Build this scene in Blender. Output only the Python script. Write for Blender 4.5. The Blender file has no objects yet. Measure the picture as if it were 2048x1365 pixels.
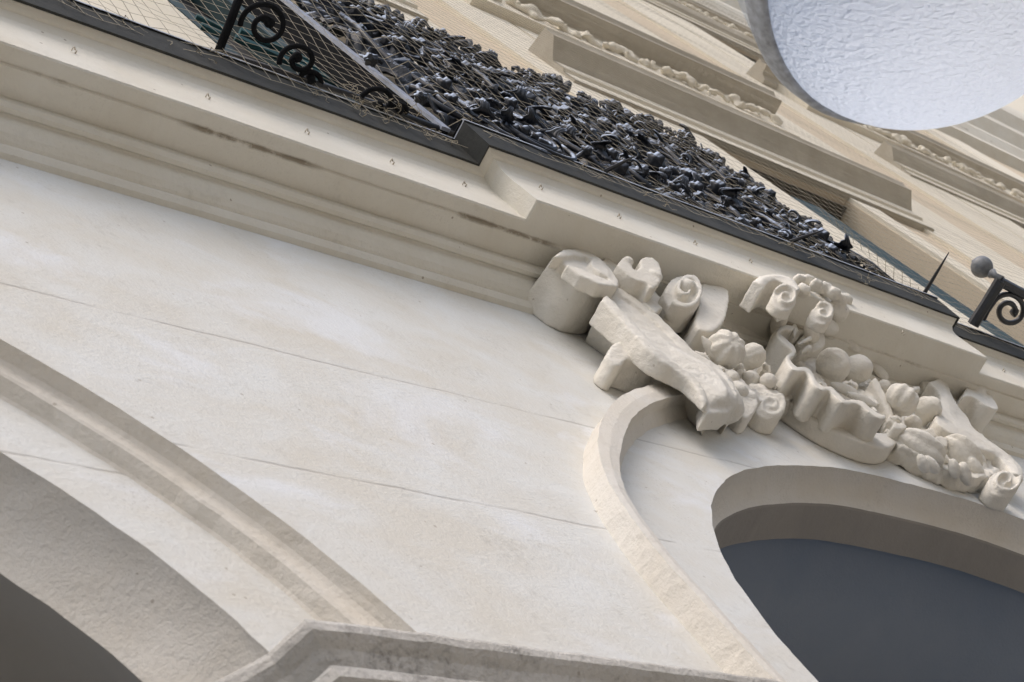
import bpy, bmesh, math, random
from mathutils import Vector, Matrix, noise
from mathutils.geometry import tessellate_polygon
random.seed(7)
S = bpy.context.scene
COL = S.collection
R = math.radians
# ------------------------------------------------------------------ camera
CAM = Vector((0.0, -1.0, 1.6))
AX = Vector((0.71342692, -0.46161256, -0.52719624))     # image right
AY = Vector((0.19834569, 0.85461437, -0.4798888))       # image down
AZ = Vector((0.67207218, 0.23779849, 0.70126376))       # view direction
FPX = 3900.0
cd = bpy.data.cameras.new('camera'); cam = bpy.data.objects.new('camera', cd); COL.objects.link(cam)
cd.sensor_width = 36.0; cd.lens = 36.0 * FPX / 2048.0
cd.clip_start = 0.05; cd.clip_end = 2000
m = Matrix.Identity(4)
for r in range(3):
    m[r][0] = AX[r]; m[r][1] = -AY[r]; m[r][2] = -AZ[r]; m[r][3] = CAM[r]
cam.matrix_world = m
S.camera = cam
cd.dof.use_dof = True; cd.dof.focus_distance = 4.7; cd.dof.aperture_fstop = 13
# ------------------------------------------------------------------ sky, sun, exposure
SUN_EL, SUN_AZ = R(56), R(212)
w = bpy.data.worlds.new('World'); S.world = w; w.use_nodes = True
nt = w.node_tree; nt.nodes.clear()
sky = nt.nodes.new('ShaderNodeTexSky'); sky.sky_type = 'NISHITA'; sky.sun_disc = False
sky.sun_elevation = SUN_EL; sky.sun_rotation = SUN_AZ; sky.air_density = 1.0; sky.dust_density = 4.0; sky.ozone_density = 1.0
bgd = nt.nodes.new('ShaderNodeBackground'); bgd.inputs[1].default_value = 0.15
out = nt.nodes.new('ShaderNodeOutputWorld')
nt.links.new(sky.outputs[0], bgd.inputs[0]); nt.links.new(bgd.outputs[0], out.inputs[0])
sd = bpy.data.lights.new('sun', 'SUN'); sd.energy = 0.5; sd.angle = R(50); sd.color = (1.0, 0.96, 0.90)
sun = bpy.data.objects.new('sun', sd); COL.objects.link(sun)
sdir = Vector((math.sin(SUN_AZ) * math.cos(SUN_EL), math.cos(SUN_AZ) * math.cos(SUN_EL), math.sin(SUN_EL)))
sun.rotation_euler = sdir.to_track_quat('Z', 'Y').to_euler()
S.view_settings.view_transform = 'Standard'; S.view_settings.look = 'None'
S.view_settings.exposure = 0.64; S.view_settings.gamma = 1.0
# ------------------------------------------------------------------ from picture positions to places on real planes
def ray(u, v): return AX * (u - 1024) + AY * (v - 682.5) + AZ * FPX
def Py(u, v, y):
    d = ray(u, v); return CAM + d * ((y - CAM.y) / d.y)
def Pz(u, v, z):
    d = ray(u, v); return CAM + d * ((z - CAM.z) / d.z)
def Px(u, v, x):
    d = ray(u, v); return CAM + d * ((x - CAM.x) / d.x)
def Pt(u, v, o, n):
    d = ray(u, v); return CAM + d * ((o - CAM).dot(n) / d.dot(n))
def wpx(u, v, y, r): return r * AZ.dot(Py(u, v, y) - CAM) / FPX
TILT = Vector((-.27, -.9, -.27)).normalized()
# ------------------------------------------------------------------ object helpers
def tag(o, label=None, cat=None, group=None, kind=None):
    if label: o['label'] = label
    if cat: o['category'] = cat
    if group: o['group'] = group
    if kind: o['kind'] = kind
    return o
def empty(name, loc, label=None, cat=None, group=None, parent=None):
    o = bpy.data.objects.new(name, None); COL.objects.link(o); o.location = loc
    if parent:
        o.parent = parent
        o.location = Vector(loc) - parent_loc(parent)
    return tag(o, label, cat, group)
def parent_loc(p):
    v = Vector((0, 0, 0))
    while p: v += Vector(p.location); p = p.parent
    return v
def mesh(name, vs, fs, mat, parent=None, smooth=False, recalc=True, origin=None):
    off = Vector(origin) if origin is not None else Vector((0, 0, 0))
    me = bpy.data.meshes.new(name)
    me.from_pydata([tuple(Vector(v) - off) for v in vs], [], [tuple(f) for f in fs]); me.validate()
    if recalc:
        bm = bmesh.new(); bm.from_mesh(me); bmesh.ops.remove_doubles(bm, verts=bm.verts, dist=1e-5)
        bmesh.ops.recalc_face_normals(bm, faces=bm.faces); bm.to_mesh(me); bm.free()
    if smooth: me.polygons.foreach_set('use_smooth', [True] * len(me.polygons))
    if mat: me.materials.append(mat)
    o = bpy.data.objects.new(name, me); COL.objects.link(o)
    o.location = off
    if parent:
        o.parent = parent; o.location = off - parent_loc(parent)
    return o
class MB:
    def __init__(s): s.v = []; s.f = []
    def add(s, vs, fs):
        n = len(s.v); s.v += [Vector(v) for v in vs]; s.f += [tuple(i + n for i in f) for f in fs]
    def box(s, a, b):
        x0, y0, z0 = a; x1, y1, z1 = b
        s.add([(x0, y0, z0), (x1, y0, z0), (x1, y1, z0), (x0, y1, z0), (x0, y0, z1), (x1, y0, z1), (x1, y1, z1), (x0, y1, z1)],
              [(0, 3, 2, 1), (4, 5, 6, 7), (0, 1, 5, 4), (1, 2, 6, 5), (2, 3, 7, 6), (3, 0, 4, 7)])
    def tube(s, pts, r, n=6, cap=True):
        pts = [Vector(p) for p in pts]; rings = []
        rr = r if isinstance(r, (list, tuple)) else [r] * len(pts)
        prev = None
        for i, p in enumerate(pts):
            t = (pts[min(i + 1, len(pts) - 1)] - pts[max(i - 1, 0)]).normalized()
            if prev is None:
                a = t.cross(Vector((0, 0, 1)));
                if a.length < .1: a = t.cross(Vector((0, 1, 0)))
                a.normalize()
            else:
                a = (prev - t * prev.dot(t)).normalized()
            prev = a; b = t.cross(a)
            rings.append([p + (a * math.cos(k * 2 * math.pi / n) + b * math.sin(k * 2 * math.pi / n)) * rr[i] for k in range(n)])
        vs = [q for g in rings for q in g]; fs = []
        for i in range(len(pts) - 1):
            for k in range(n):
                fs.append((i * n + k, i * n + (k + 1) % n, (i + 1) * n + (k + 1) % n, (i + 1) * n + k))
        if cap: fs += [tuple(range(n))[::-1], tuple((len(pts) - 1) * n + k for k in range(n))]
        s.add(vs, fs)
    def sphere(s, c, r, seg=20, ring=12, fn=None, axes=None):
        c = Vector(c); vs = []; fs = []
        A = axes or (Vector((1, 0, 0)), Vector((0, 1, 0)), Vector((0, 0, 1)))
        rs = r if isinstance(r, (tuple, list)) else (r, r, r)
        for i in range(ring + 1):
            th = math.pi * i / ring
            for j in range(seg):
                ph = 2 * math.pi * j / seg
                k = fn(th, ph) if fn else 1.0
                vs.append(c + A[0] * (rs[0] * k * math.sin(th) * math.cos(ph)) + A[1] * (rs[1] * k * math.sin(th) * math.sin(ph)) + A[2] * (rs[2] * k * math.cos(th)))
        for i in range(ring):
            for j in range(seg):
                fs.append((i * seg + j, i * seg + (j + 1) % seg, (i + 1) * seg + (j + 1) % seg, (i + 1) * seg + j))
        s.add(vs, fs)
    def prism(s, front, back):
        n = len(front); vs = list(front) + list(back)
        o = sum((Vector(p) for p in front), Vector()) / n
        nn = Vector((0, 0, 0))
        for i in range(n): nn += (Vector(front[i]) - o).cross(Vector(front[(i + 1) % n]) - o)
        tris = tessellate_polygon([[Vector(p) for p in front]])
        fs = [tuple(t) for t in tris] + [tuple(i + n for i in t)[::-1] for t in tris]
        fs += [(i, (i + 1) % n, n + (i + 1) % n, n + i) for i in range(n)]
        s.add(vs, fs)
    def strip(s, L, Rr, back=None, closed=False):
        """loft: sections given as lists of points (each list one long line)"""
        pass
    def loft(s, lines, closed_section=False, caps=False):
        n = len(lines); k = len(lines[0]); vs = [p for l in lines for p in l]; fs = []
        rng = n if closed_section else n - 1
        for i in range(rng):
            a, b = i * k, ((i + 1) % n) * k
            for j in range(k - 1): fs.append((a + j, a + j + 1, b + j + 1, b + j))
        if caps:
            fs.append(tuple(i * k for i in range(n))); fs.append(tuple(i * k + k - 1 for i in range(n))[::-1])
        s.add(vs, fs)
    def build(s, name, mat, parent=None, smooth=False, recalc=True, origin=None):
        return mesh(name, s.v, s.f, mat, parent, smooth, recalc, origin)
TEX = {}
def cloud(scale):
    if scale not in TEX:
        t = bpy.data.textures.new('clouds_%g' % scale, 'CLOUDS'); t.noise_scale = scale; t.noise_depth = 3; TEX[scale] = t
    return TEX[scale]
def soften(o, voxel=.006, smooth=4, disp=.003, scale=.02, rem=True):
    if rem:
        r = o.modifiers.new('remesh', 'REMESH'); r.mode = 'VOXEL'; r.voxel_size = voxel; r.use_smooth_shade = True
    if smooth:
        q = o.modifiers.new('smooth', 'SMOOTH'); q.iterations = smooth; q.factor = .5
    if disp:
        d = o.modifiers.new('rough', 'DISPLACE'); d.texture = cloud(scale); d.strength = disp; d.mid_level = .5
    return o
def resample(P, step):
    P = [Vector(p) for p in P]; out = [P[0].copy()]
    for a, b in zip(P, P[1:]):
        n = max(1, int((b - a).length / step))
        for i in range(1, n + 1): out.append(a.lerp(b, i / n))
    return out
def spline(P, n=8):
    """Catmull-Rom through points"""
    P = [Vector(p) for p in P]; Q = [P[0] * 2 - P[1]] + P + [P[-1] * 2 - P[-2]]; out = []
    for i in range(1, len(Q) - 2):
        for k in range(n):
            t = k / n; a, b, c, d = Q[i - 1:i + 3]
            out.append(.5 * ((2 * b) + (c - a) * t + (2 * a - 5 * b + 4 * c - d) * t * t + (3 * b - a - 3 * c + d) * t ** 3))
    out.append(P[-1]); return out
# ------------------------------------------------------------------ materials
def newmat(name):
    m = bpy.data.materials.new(name); m.use_nodes = True; nt = m.node_tree
    return m, nt, nt.nodes['Principled BSDF']
def N(nt, t, **kw):
    n = nt.nodes.new(t)
    for k, v in kw.items(): setattr(n, k, v)
    return n
def mathn(nt, op, a, b=None, c=None, clamp=False):
    n = nt.nodes.new('ShaderNodeMath'); n.operation = op; n.use_clamp = clamp
    for i, x in enumerate((a, b, c)):
        if x is None: continue
        if isinstance(x, (int, float)): n.inputs[i].default_value = x
        else: nt.links.new(x, n.inputs[i])
    return n.outputs[0]
def mix(nt, fac, a, b):
    n = nt.nodes.new('ShaderNodeMix'); n.data_type = 'RGBA'
    for inp, x in ((n.inputs[0], fac), (n.inputs[6], a), (n.inputs[7], b)):
        if isinstance(x, (int, float)): inp.default_value = x
        elif isinstance(x, tuple): inp.default_value = (*x, 1)
        else: nt.links.new(x, inp)
    return n.outputs[2]
def noisen(nt, vec, scale, detail=4, rough=.55, dist=0):
    n = nt.nodes.new('ShaderNodeTexNoise'); n.inputs['Scale'].default_value = scale
    n.inputs['Detail'].default_value = detail; n.inputs['Roughness'].default_value = rough; n.inputs['Distortion'].default_value = dist
    nt.links.new(vec, n.inputs['Vector']); return n.outputs[0]
def ramp(nt, f, a, b):
    n = nt.nodes.new('ShaderNodeMapRange'); n.inputs[1].default_value = a; n.inputs[2].default_value = b; n.clamp = True
    nt.links.new(f, n.inputs[0]); return n.outputs[0]
STX = [(Py(345, 235, -.145).x, Py(640, 330, -.145).x), (Py(890, 415, -.145).x, Py(1080, 462, -.145).x)]
def plaster(name, warm, pale, dark=(.30, .25, .19), grain=1.0, joints=(), stain=None, bump=.5, pit=.5, dirt=0.0, patch=None):
    m, nt, b = newmat(name)
    geo = N(nt, 'ShaderNodeNewGeometry'); pos = geo.outputs['Position']
    sep = N(nt, 'ShaderNodeSeparateXYZ'); nt.links.new(pos, sep.inputs[0])
    big = noisen(nt, pos, 2.3, 5, .6, .6); med = noisen(nt, pos, 9, 5, .65, .8); fine = noisen(nt, pos, 60, 4, .7)
    mp = N(nt, 'ShaderNodeMapping'); mp.inputs['Scale'].default_value = (1.6, 1, 2.6); mp.inputs['Rotation'].default_value = (0, R(25), 0)
    nt.links.new(pos, mp.inputs[0]); streak = noisen(nt, mp.outputs[0], 2.6, 5, .62, .5)
    f = mathn(nt, 'MULTIPLY_ADD', streak, .5, mathn(nt, 'MULTIPLY', big, .5))
    col = mix(nt, ramp(nt, f, .40, .60), warm, pale)
    # scuffed sandy patches
    sc = mathn(nt, 'MULTIPLY', ramp(nt, med, .52, .72), ramp(nt, fine, .46, .62))
    col = mix(nt, mathn(nt, 'MULTIPLY', sc, .55 * grain), col, tuple(c * .70 for c in warm))
    if patch:
        col = mix(nt, mathn(nt, 'MULTIPLY', ramp(nt, noisen(nt, mp.outputs[0], 1.7, 5, .6, .5), .54, .66), .6), col, patch)
    sp_ = mathn(nt, 'MULTIPLY', ramp(nt, noisen(nt, pos, 170, 2, .6), .56, .68), ramp(nt, noisen(nt, pos, 6, 4, .7), .44, .62))
    col = mix(nt, mathn(nt, 'MULTIPLY', sp_, .5 * grain), col, tuple(c * .72 for c in warm))
    # small pits
    vo = N(nt, 'ShaderNodeTexVoronoi'); vo.inputs['Scale'].default_value = 26; nt.links.new(pos, vo.inputs[0])
    pm = mathn(nt, 'MULTIPLY', mathn(nt, 'LESS_THAN', vo.outputs['Distance'], .085), mathn(nt, 'GREATER_THAN', noisen(nt, pos, 11, 2), .57))
    col = mix(nt, mathn(nt, 'MULTIPLY', pm, pit), col, dark)
    lines = None
    wob = mathn(nt, 'MULTIPLY', mathn(nt, 'SUBTRACT', noisen(nt, pos, 3.5, 4, .6), .5), .03)
    for z in joints:
        dz = mathn(nt, 'ABSOLUTE', mathn(nt, 'SUBTRACT', mathn(nt, 'ADD', sep.outputs[2], wob), z))
        l = mathn(nt, 'MULTIPLY', mathn(nt, 'SUBTRACT', 1, ramp(nt, dz, .0012, .0050)), ramp(nt, noisen(nt, pos, 4.5, 3), .36, .50))
        lines = l if lines is None else mathn(nt, 'MAXIMUM', lines, l)
    if lines is not None: col = mix(nt, mathn(nt, 'MULTIPLY', lines, .42), col, (.30, .27, .24))
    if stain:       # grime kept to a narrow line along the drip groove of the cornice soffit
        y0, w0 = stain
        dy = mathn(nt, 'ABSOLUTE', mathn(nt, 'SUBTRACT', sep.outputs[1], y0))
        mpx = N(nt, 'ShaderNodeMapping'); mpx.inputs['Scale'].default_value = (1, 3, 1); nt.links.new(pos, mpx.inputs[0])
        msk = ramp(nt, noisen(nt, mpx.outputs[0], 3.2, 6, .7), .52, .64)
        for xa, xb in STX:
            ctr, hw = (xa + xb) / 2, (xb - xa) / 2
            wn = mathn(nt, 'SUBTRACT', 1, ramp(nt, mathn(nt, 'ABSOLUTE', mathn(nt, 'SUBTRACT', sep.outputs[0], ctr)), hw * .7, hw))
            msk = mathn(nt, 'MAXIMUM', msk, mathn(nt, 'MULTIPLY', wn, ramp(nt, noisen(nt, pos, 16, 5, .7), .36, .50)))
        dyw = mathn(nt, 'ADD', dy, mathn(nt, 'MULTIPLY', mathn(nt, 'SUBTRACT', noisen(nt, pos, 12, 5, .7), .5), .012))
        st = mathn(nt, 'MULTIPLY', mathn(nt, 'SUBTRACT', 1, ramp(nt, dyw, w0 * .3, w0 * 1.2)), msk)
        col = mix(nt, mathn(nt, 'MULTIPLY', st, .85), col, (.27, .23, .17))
    if dirt:
        dd = mathn(nt, 'MULTIPLY', ramp(nt, noisen(nt, pos, 14, 6, .75), .50, .66), ramp(nt, noisen(nt, pos, 90, 3, .7), .40, .60))
        col = mix(nt, mathn(nt, 'MULTIPLY', dd, dirt), col, (.12, .11, .10))
    nt.links.new(col, b.inputs['Base Color']); b.inputs['Roughness'].default_value = .92
    b.inputs['Specular IOR Level'].default_value = .15
    h = mathn(nt, 'MULTIPLY_ADD', noisen(nt, pos, 120, 3, .65), .45, mathn(nt, 'MULTIPLY', noisen(nt, pos, 24, 5, .6), .5))
    h = mathn(nt, 'SUBTRACT', h, mathn(nt, 'MULTIPLY', pm, 1.0))
    if lines is not None: h = mathn(nt, 'SUBTRACT', h, mathn(nt, 'MULTIPLY', lines, .35))
    bp = N(nt, 'ShaderNodeBump'); bp.inputs['Strength'].default_value = bump; bp.inputs['Distance'].default_value = .012
    nt.links.new(h, bp.inputs['Height']); nt.links.new(bp.outputs[0], b.inputs['Normal'])
    return m
def simple(name, col, rough=.6, metal=0.0, var=.25, scale=30, bump=.2, dist=.004, col2=None, spec=.5):
    m, nt, b = newmat(name)
    geo = N(nt, 'ShaderNodeNewGeometry'); pos = geo.outputs['Position']
    n1 = noisen(nt, pos, scale, 5, .65)
    c2 = col2 or tuple(c * (1 - var) for c in col)
    nt.links.new(mix(nt, ramp(nt, n1, .35, .65), col, c2), b.inputs['Base Color'])
    b.inputs['Roughness'].default_value = rough; b.inputs['Metallic'].default_value = metal; b.inputs['Specular IOR Level'].default_value = spec
    bp = N(nt, 'ShaderNodeBump'); bp.inputs['Strength'].default_value = bump; bp.inputs['Distance'].default_value = dist
    nt.links.new(noisen(nt, pos, scale * 3, 4, .7), bp.inputs['Height']); nt.links.new(bp.outputs[0], b.inputs['Normal'])
    return m
ZJ1, ZJ2 = 4.160, 3.712
M_WALL = plaster('limewashed_plaster', (.64, .615, .55), (.685, .69, .665), joints=(ZJ1, ZJ2), bump=.30, patch=(.74, .76, .78))
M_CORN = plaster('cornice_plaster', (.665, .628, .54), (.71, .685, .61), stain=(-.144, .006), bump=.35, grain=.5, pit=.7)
M_ARCH = plaster('arch_plaster', (.655, .61, .53), (.69, .66, .60), bump=.42, grain=.8)
M_ORN = plaster('carved_plaster', (.71, .668, .58), (.75, .72, .65), bump=.5, grain=.35, pit=.4)
M_CAP = plaster('weathered_capital_stone', (.46, .44, .40), (.58, .56, .52), bump=.7, grain=1.0, dirt=.65)
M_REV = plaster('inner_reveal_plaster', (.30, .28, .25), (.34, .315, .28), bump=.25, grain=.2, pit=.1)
M_INL = plaster('left_vault_plaster', (.60, .54, .45), (.63, .57, .48), bump=.15, grain=.2, pit=.1)
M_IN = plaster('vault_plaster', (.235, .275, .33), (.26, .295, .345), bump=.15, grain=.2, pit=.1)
M_TRIM = plaster('upper_trim_plaster', (.73, .675, .56), (.75, .70, .59), bump=.3, grain=.3, pit=0)
M_SHADE_GREY = plaster('shade_grey_stone', (.37, .335, .27), (.46, .42, .35), bump=.3, grain=.3, pit=0)  # grey stone, darkened to put the undersides' shade into its colour
M_SOFFIT_SHADE = simple('soffit_shade_brown', (.10, .085, .065), .8, 0, .3, 12, .2)  # brown tone stands for the shade on the opening soffits
M_TAN = plaster('upper_tan_render', (.64, .545, .41), (.655, .56, .43), bump=.3, grain=.3, pit=0)
M_IRON = simple('dark_wrought_iron', (.018, .020, .024), .5, .0, .3, 60, .35, .003, spec=.6)
M_PLATE = simple('lead_flashing', (.034, .036, .034), .8, .0, .5, 9, .4, .006, col2=(.055, .056, .052), spec=.15)
M_LIP = simple('pale_metal_lip', (.42, .45, .50), .5, 0, .35, 30, .2)
M_TEAL = simple('teal_painted_metal', (.008, .040, .045), .7, 0, .35, 20, .1)
M_DARK = simple('dark_room', (.012, .013, .015), .8, 0, .2, 5, 0)
M_TEAL2 = simple('highlit_teal_paint', (.03, .13, .145), .6, 0, .5, 25, .1)  # lighter teal carries the bars' highlights in its colour
M_NET = simple('weathered_net_twine', (.34, .30, .22), .9, 0, .4, 40, 0)
M_STREET = simple('stone_paving', (.35, .33, .29), .9, 0, .3, 2, .3)
M_RIM = simple('grey_lamp_rim', (.26, .26, .26), .6, 0, .55, 45, .6, .004, col2=(.50, .52, .54))
M_HOOD = simple('lamp_housing_metal', (.30, .31, .32), .5, .4, .3, 12, .1)
M_WIRE = simple('black_wire', (.015, .015, .015), .5, 0, .1, 30, 0)
# iron with sky highlights put into the colour of whatever faces up and outwards
def highlit_iron(name='sky_highlit_iron', lo=1.04, hi=1.30):
    m, nt, b = newmat(name)
    geo = N(nt, 'ShaderNodeNewGeometry'); pos = geo.outputs['Position']; sep = N(nt, 'ShaderNodeSeparateXYZ'); nt.links.new(geo.outputs['Normal'], sep.inputs[0])
    nn = noisen(nt, pos, 55, 5, .7)
    nb = noisen(nt, pos, 9, 3, .6)
    d = mathn(nt, 'MULTIPLY', mathn(nt, 'ADD', sep.outputs[2], mathn(nt, 'MULTIPLY', sep.outputs[1], -.35)), 1.0)
    d = mathn(nt, 'MULTIPLY_ADD', nn, .6, d); d = mathn(nt, 'MULTIPLY_ADD', nb, .9, d)
    f = ramp(nt, d, lo, hi)
    nt.links.new(mix(nt, mathn(nt, 'MULTIPLY', f, .8), (.010, .012, .016), (.50, .58, .72)), b.inputs['Base Color'])
    rr = N(nt, 'ShaderNodeMapRange'); nt.links.new(f, rr.inputs[0]); rr.inputs[3].default_value = .5; rr.inputs[4].default_value = .9
    nt.links.new(rr.outputs[0], b.inputs['Roughness']); b.inputs['Specular IOR Level'].default_value = .38
    bp = N(nt, 'ShaderNodeBump'); bp.inputs['Strength'].default_value = .4; bp.inputs['Distance'].default_value = .004
    nt.links.new(nn, bp.inputs['Height']); nt.links.new(bp.outputs[0], b.inputs['Normal'])
    return m
M_MATTE = simple('matte_black_iron', (.016, .017, .019), .95, 0, .3, 40, .2, spec=.05)
M_HILIT = highlit_iron()
M_HILIT2 = highlit_iron('strong_highlit_iron', .62, 1.1)
def lensmat(name, bumpy):
    m, nt, b = newmat(name)
    geo = N(nt, 'ShaderNodeTexCoord'); pos = geo.outputs['Object']
    cmb = N(nt, 'ShaderNodeCombineXYZ')
    for k_, (ax_, sc_) in enumerate((((.71, -.46, -.53), .62), ((.20, .85, -.48), 1.5), ((.67, .24, .70), 1.0))):
        dn = nt.nodes.new('ShaderNodeVectorMath'); dn.operation = 'DOT_PRODUCT'; nt.links.new(pos, dn.inputs[0]); dn.inputs[1].default_value = tuple(c * sc_ for c in ax_)
        nt.links.new(dn.outputs['Value'], cmb.inputs[k_])
    n1 = noisen(nt, cmb.outputs[0], 108, 1.5, .5, .5); n2 = noisen(nt, pos, 150, 2, .5)
    col = mix(nt, mathn(nt, 'LESS_THAN', noisen(nt, pos, 34, 5, .8), .235), (.74, .79, .86), (.30, .26, .22))
    b.inputs['Roughness'].default_value = .18; b.inputs['Specular IOR Level'].default_value = .8
    nt.links.new(col, b.inputs['Base Color'])
    bp = N(nt, 'ShaderNodeBump'); bp.inputs['Strength'].default_value = .9 if bumpy else .1; bp.inputs['Distance'].default_value = .007
    nt.links.new(mathn(nt, 'MULTIPLY_ADD', n2, .2, n1), bp.inputs['Height']); nt.links.new(bp.outputs[0], b.inputs['Normal'])
    if not bumpy:      # clear weathered glass
        tr = N(nt, 'ShaderNodeBsdfTransparent'); tr.inputs[0].default_value = (.93, .95, .97, 1)
        mx = N(nt, 'ShaderNodeMixShader'); mx.inputs[0].default_value = .85
        nt.links.new(b.outputs[0], mx.inputs[1]); nt.links.new(tr.outputs[0], mx.inputs[2]); nt.links.new(mx.outputs[0], nt.nodes['Material Output'].inputs[0])
        return m
    tr = N(nt, 'ShaderNodeBsdfTranslucent'); nt.links.new(col, tr.inputs[0]); nt.links.new(bp.outputs[0], tr.inputs['Normal'])
    mx = N(nt, 'ShaderNodeMixShader'); mx.inputs[0].default_value = .72 if bumpy else .0
    nt.links.new(b.outputs[0], mx.inputs[1]); nt.links.new(tr.outputs[0], mx.inputs[2])
    nt.links.new(mx.outputs[0], nt.nodes['Material Output'].inputs[0])
    return m
M_LENS = lensmat('pebbled_lamp_lens', True)
M_GLOW = lensmat('milky_lamp_glass', False)
# ------------------------------------------------------------------ setting
g = MB(); g.box((-60, -60, -.3), (120, 60, 0)); o = g.build('street', M_STREET); tag(o, kind='structure')
M_OPP = simple('light_blocker_render', (.50, .46, .40), .9, 0, .2, 2, .2)
g = MB(); g.box((-40, -26, 0), (60, -15, 7)); o = g.build('opposite_light_blocker', M_OPP, origin=(10, -16, 0)); tag(o, 'plain building added across the street, out of view, to shape the light', 'building')  # unseen block, added only to shape the light
# ------------------------------------------------------------------ the building
B = empty('stone_building', (3, 0, 0), 'cream plastered stone building with arcade, carved keystone and tan upper floors', 'building')
XL, XR = -4.0, 22.0
def jit(p, a=.004, s=14):
    n = noise.noise_vector(Vector(p) * s) + .6 * noise.noise_vector(Vector(p) * s * 3.7)
    return Vector((p[0] + n.x * a, p[1], p[2] + n.z * a))
# --- left arch: outer moulding curve and fascia curve as ellipses found on the wall plane
def left_curve(a, b, y, n=120, x0=.25, z0=3.0):
    s = 1 + y; pts = []
    xc = x0 * s; zc = 1.6 + (z0 - 1.6) * s
    for i in range(n + 1):
        t = math.pi * i / n
        pts.append(Vector((xc + a * s * math.cos(t), y, zc + b * s * math.sin(t))))
    return pts          # from right springing over apex to left springing
def drop(P, z=0.0):
    """carry both ends straight down to z"""
    a, b = P[0], P[-1]
    na = [Vector((a.x, a.y, z + (a.z - z) * i / 30)) for i in range(30)]
    nb = [Vector((b.x, b.y, b.z + (z - b.z) * (i + 1) / 30)) for i in range(30)]
    return na + P + nb
L_out = drop(left_curve(1.5, 1.4, 0))
# --- right arch opening
def sc(L, s, ox, oy): return [(a * s + ox, b * s + oy) for a, b in L]
Rop = sc([(1160, 1350), (1050, 1230), (940, 1100), (840, 960), (790, 890), (765, 840), (740, 790), (712, 710), (700, 640), (702, 560), (730, 505), (780, 460), (860, 430), (960, 415), (1100, 413), (1250, 425), (1400, 455), (1600, 505)], .463, 1100, 740)
half = [Py(u, v, 0) for u, v in Rop]
half = half[:-1]
xm = half[-1].x + .16
half.append(Vector((xm, 0, half[-1].z + .004)))
half = spline(half, 5)
base = Vector((half[0].x - .03, 0, 0.0))
low = [base.lerp(half[0], i / 40) for i in range(40)]
halfL = low + half
halfR = [Vector((2 * xm - p.x, 0, p.z)) for p in halfL[:-1]][::-1]
R_open = halfL + halfR                      # left foot, over the apex, right foot
def at_y(P, y): return [Vector((p.x, y, p.z)) for p in P]
def inset(P, d):
    out = []
    for i, p in enumerate(P):
        t = (P[min(i + 1, len(P) - 1)] - P[max(i - 1, 0)]).normalized()
        n = Vector((-t.z, 0, t.x))
        out.append(p + n * d)
    return out
L_outj = [jit(p, .003) for p in L_out]
R_openj = [jit(p, .003) for p in R_open]
# the wall plane with both openings, as one polygon going round the feet
ZT = 4.79
outer = [Vector((XL, 0, 0))] + [Vector((XL, 0, ZT))] + [Vector((XL + (XR - XL) * i / 60, 0, ZT)) for i in range(1, 61)] + [Vector((XR, 0, 0))]
poly = outer + list(reversed(R_openj)) + L_outj
poly = [p for p in poly]
tris = tessellate_polygon([poly])
wall = mesh('wall', poly, tris, M_WALL, B, recalc=False)
bm = bmesh.new(); bm.from_mesh(wall.data); bmesh.ops.recalc_face_normals(bm, faces=bm.faces); bm.to_mesh(wall.data); bm.free()
# left arch moulding: swept profile (distance inside the outer curve, depth)
prof = [(0, 0), (.001, .012), (.003, .024), (.010, .029), (.014, .030), (.030, .031), (.036, .034), (.040, .045), (.043, .056), (.048, .060)]
P0 = [Vector(p) for p in L_outj]
a = MB(); lines = []
L_cent = inset(L_out, 0)
for d, y in prof:
    q = inset(L_out, d) if d else L_out
    lines.append([jit(Vector((p.x, y, p.z)), .003 + (.0015 if .01 < d < .036 else 0)) for p in q])
lines[0] = [Vector(p) for p in L_outj]
a.loft(lines)
a.build('arch_moulding', M_ARCH, B, smooth=False)
# fascia of left arch and its soffit
L_fo = lines[-1]
FY = .060
L_fi = drop(left_curve(1.2, 1.0, FY))
# match directions / lengths
L_fij = [jit(p, .005, 12) for p in L_fi]
a = MB(); a.loft([L_fo, L_fij]); a.build('arch_fascia', M_WALL, B)
a = MB()
SL = [L_fij]
for k in range(1, 15):
    t = k / 14
    SL.append([jit(Vector((p.x, FY + .118 * t, p.z)), .002 + .004 * t, 12) for p in inset(L_fi, .062 * t * t)])
s3 = SL[-1]
s4 = [Vector((p.x, FY + .26, p.z)) for p in inset(L_fi, -.10)]
s5 = [Vector((p.x, FY + .6, p.z)) for p in inset(L_fi, -.25)]
a.loft(SL); a.build('arch_soffit', M_ARCH, B, smooth=True)
a = MB(); a.loft([s3, s4, s5]); a.build('vault', M_INL, B, smooth=True)
# right arch: two reveals, then the vault
a = MB()
def yy(P, y, d=0, j=.002): return [jit(Vector((p.x, y, p.z)), j) for p in (inset(P, -d) if d else P)]
r0 = R_openj; r1 = yy(R_open, .045, -.002); r2 = yy(R_open, .080, .036)
a.loft([r0] + [yy(R_open, .080 * k / 12, .036 * (k / 12) ** 3.2) for k in range(1, 12)] + [r2]); a.build('arch_soffit', M_ARCH, B, smooth=True)
r3 = yy(R_open, .086, .038); r4 = yy(R_open, .178, .038)
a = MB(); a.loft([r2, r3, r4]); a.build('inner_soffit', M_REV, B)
a = MB()
r5 = yy(R_open, .206, .004, 0); r6 = yy(R_open, .36, .05, 0); r7 = yy(R_open, .8, .12, 0)
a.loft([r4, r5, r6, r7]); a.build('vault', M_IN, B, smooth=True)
a = MB(); a.box((XL, .60, 0), (XR, .8, 4.6)); a.build('back_wall', M_IN, B)
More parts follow.
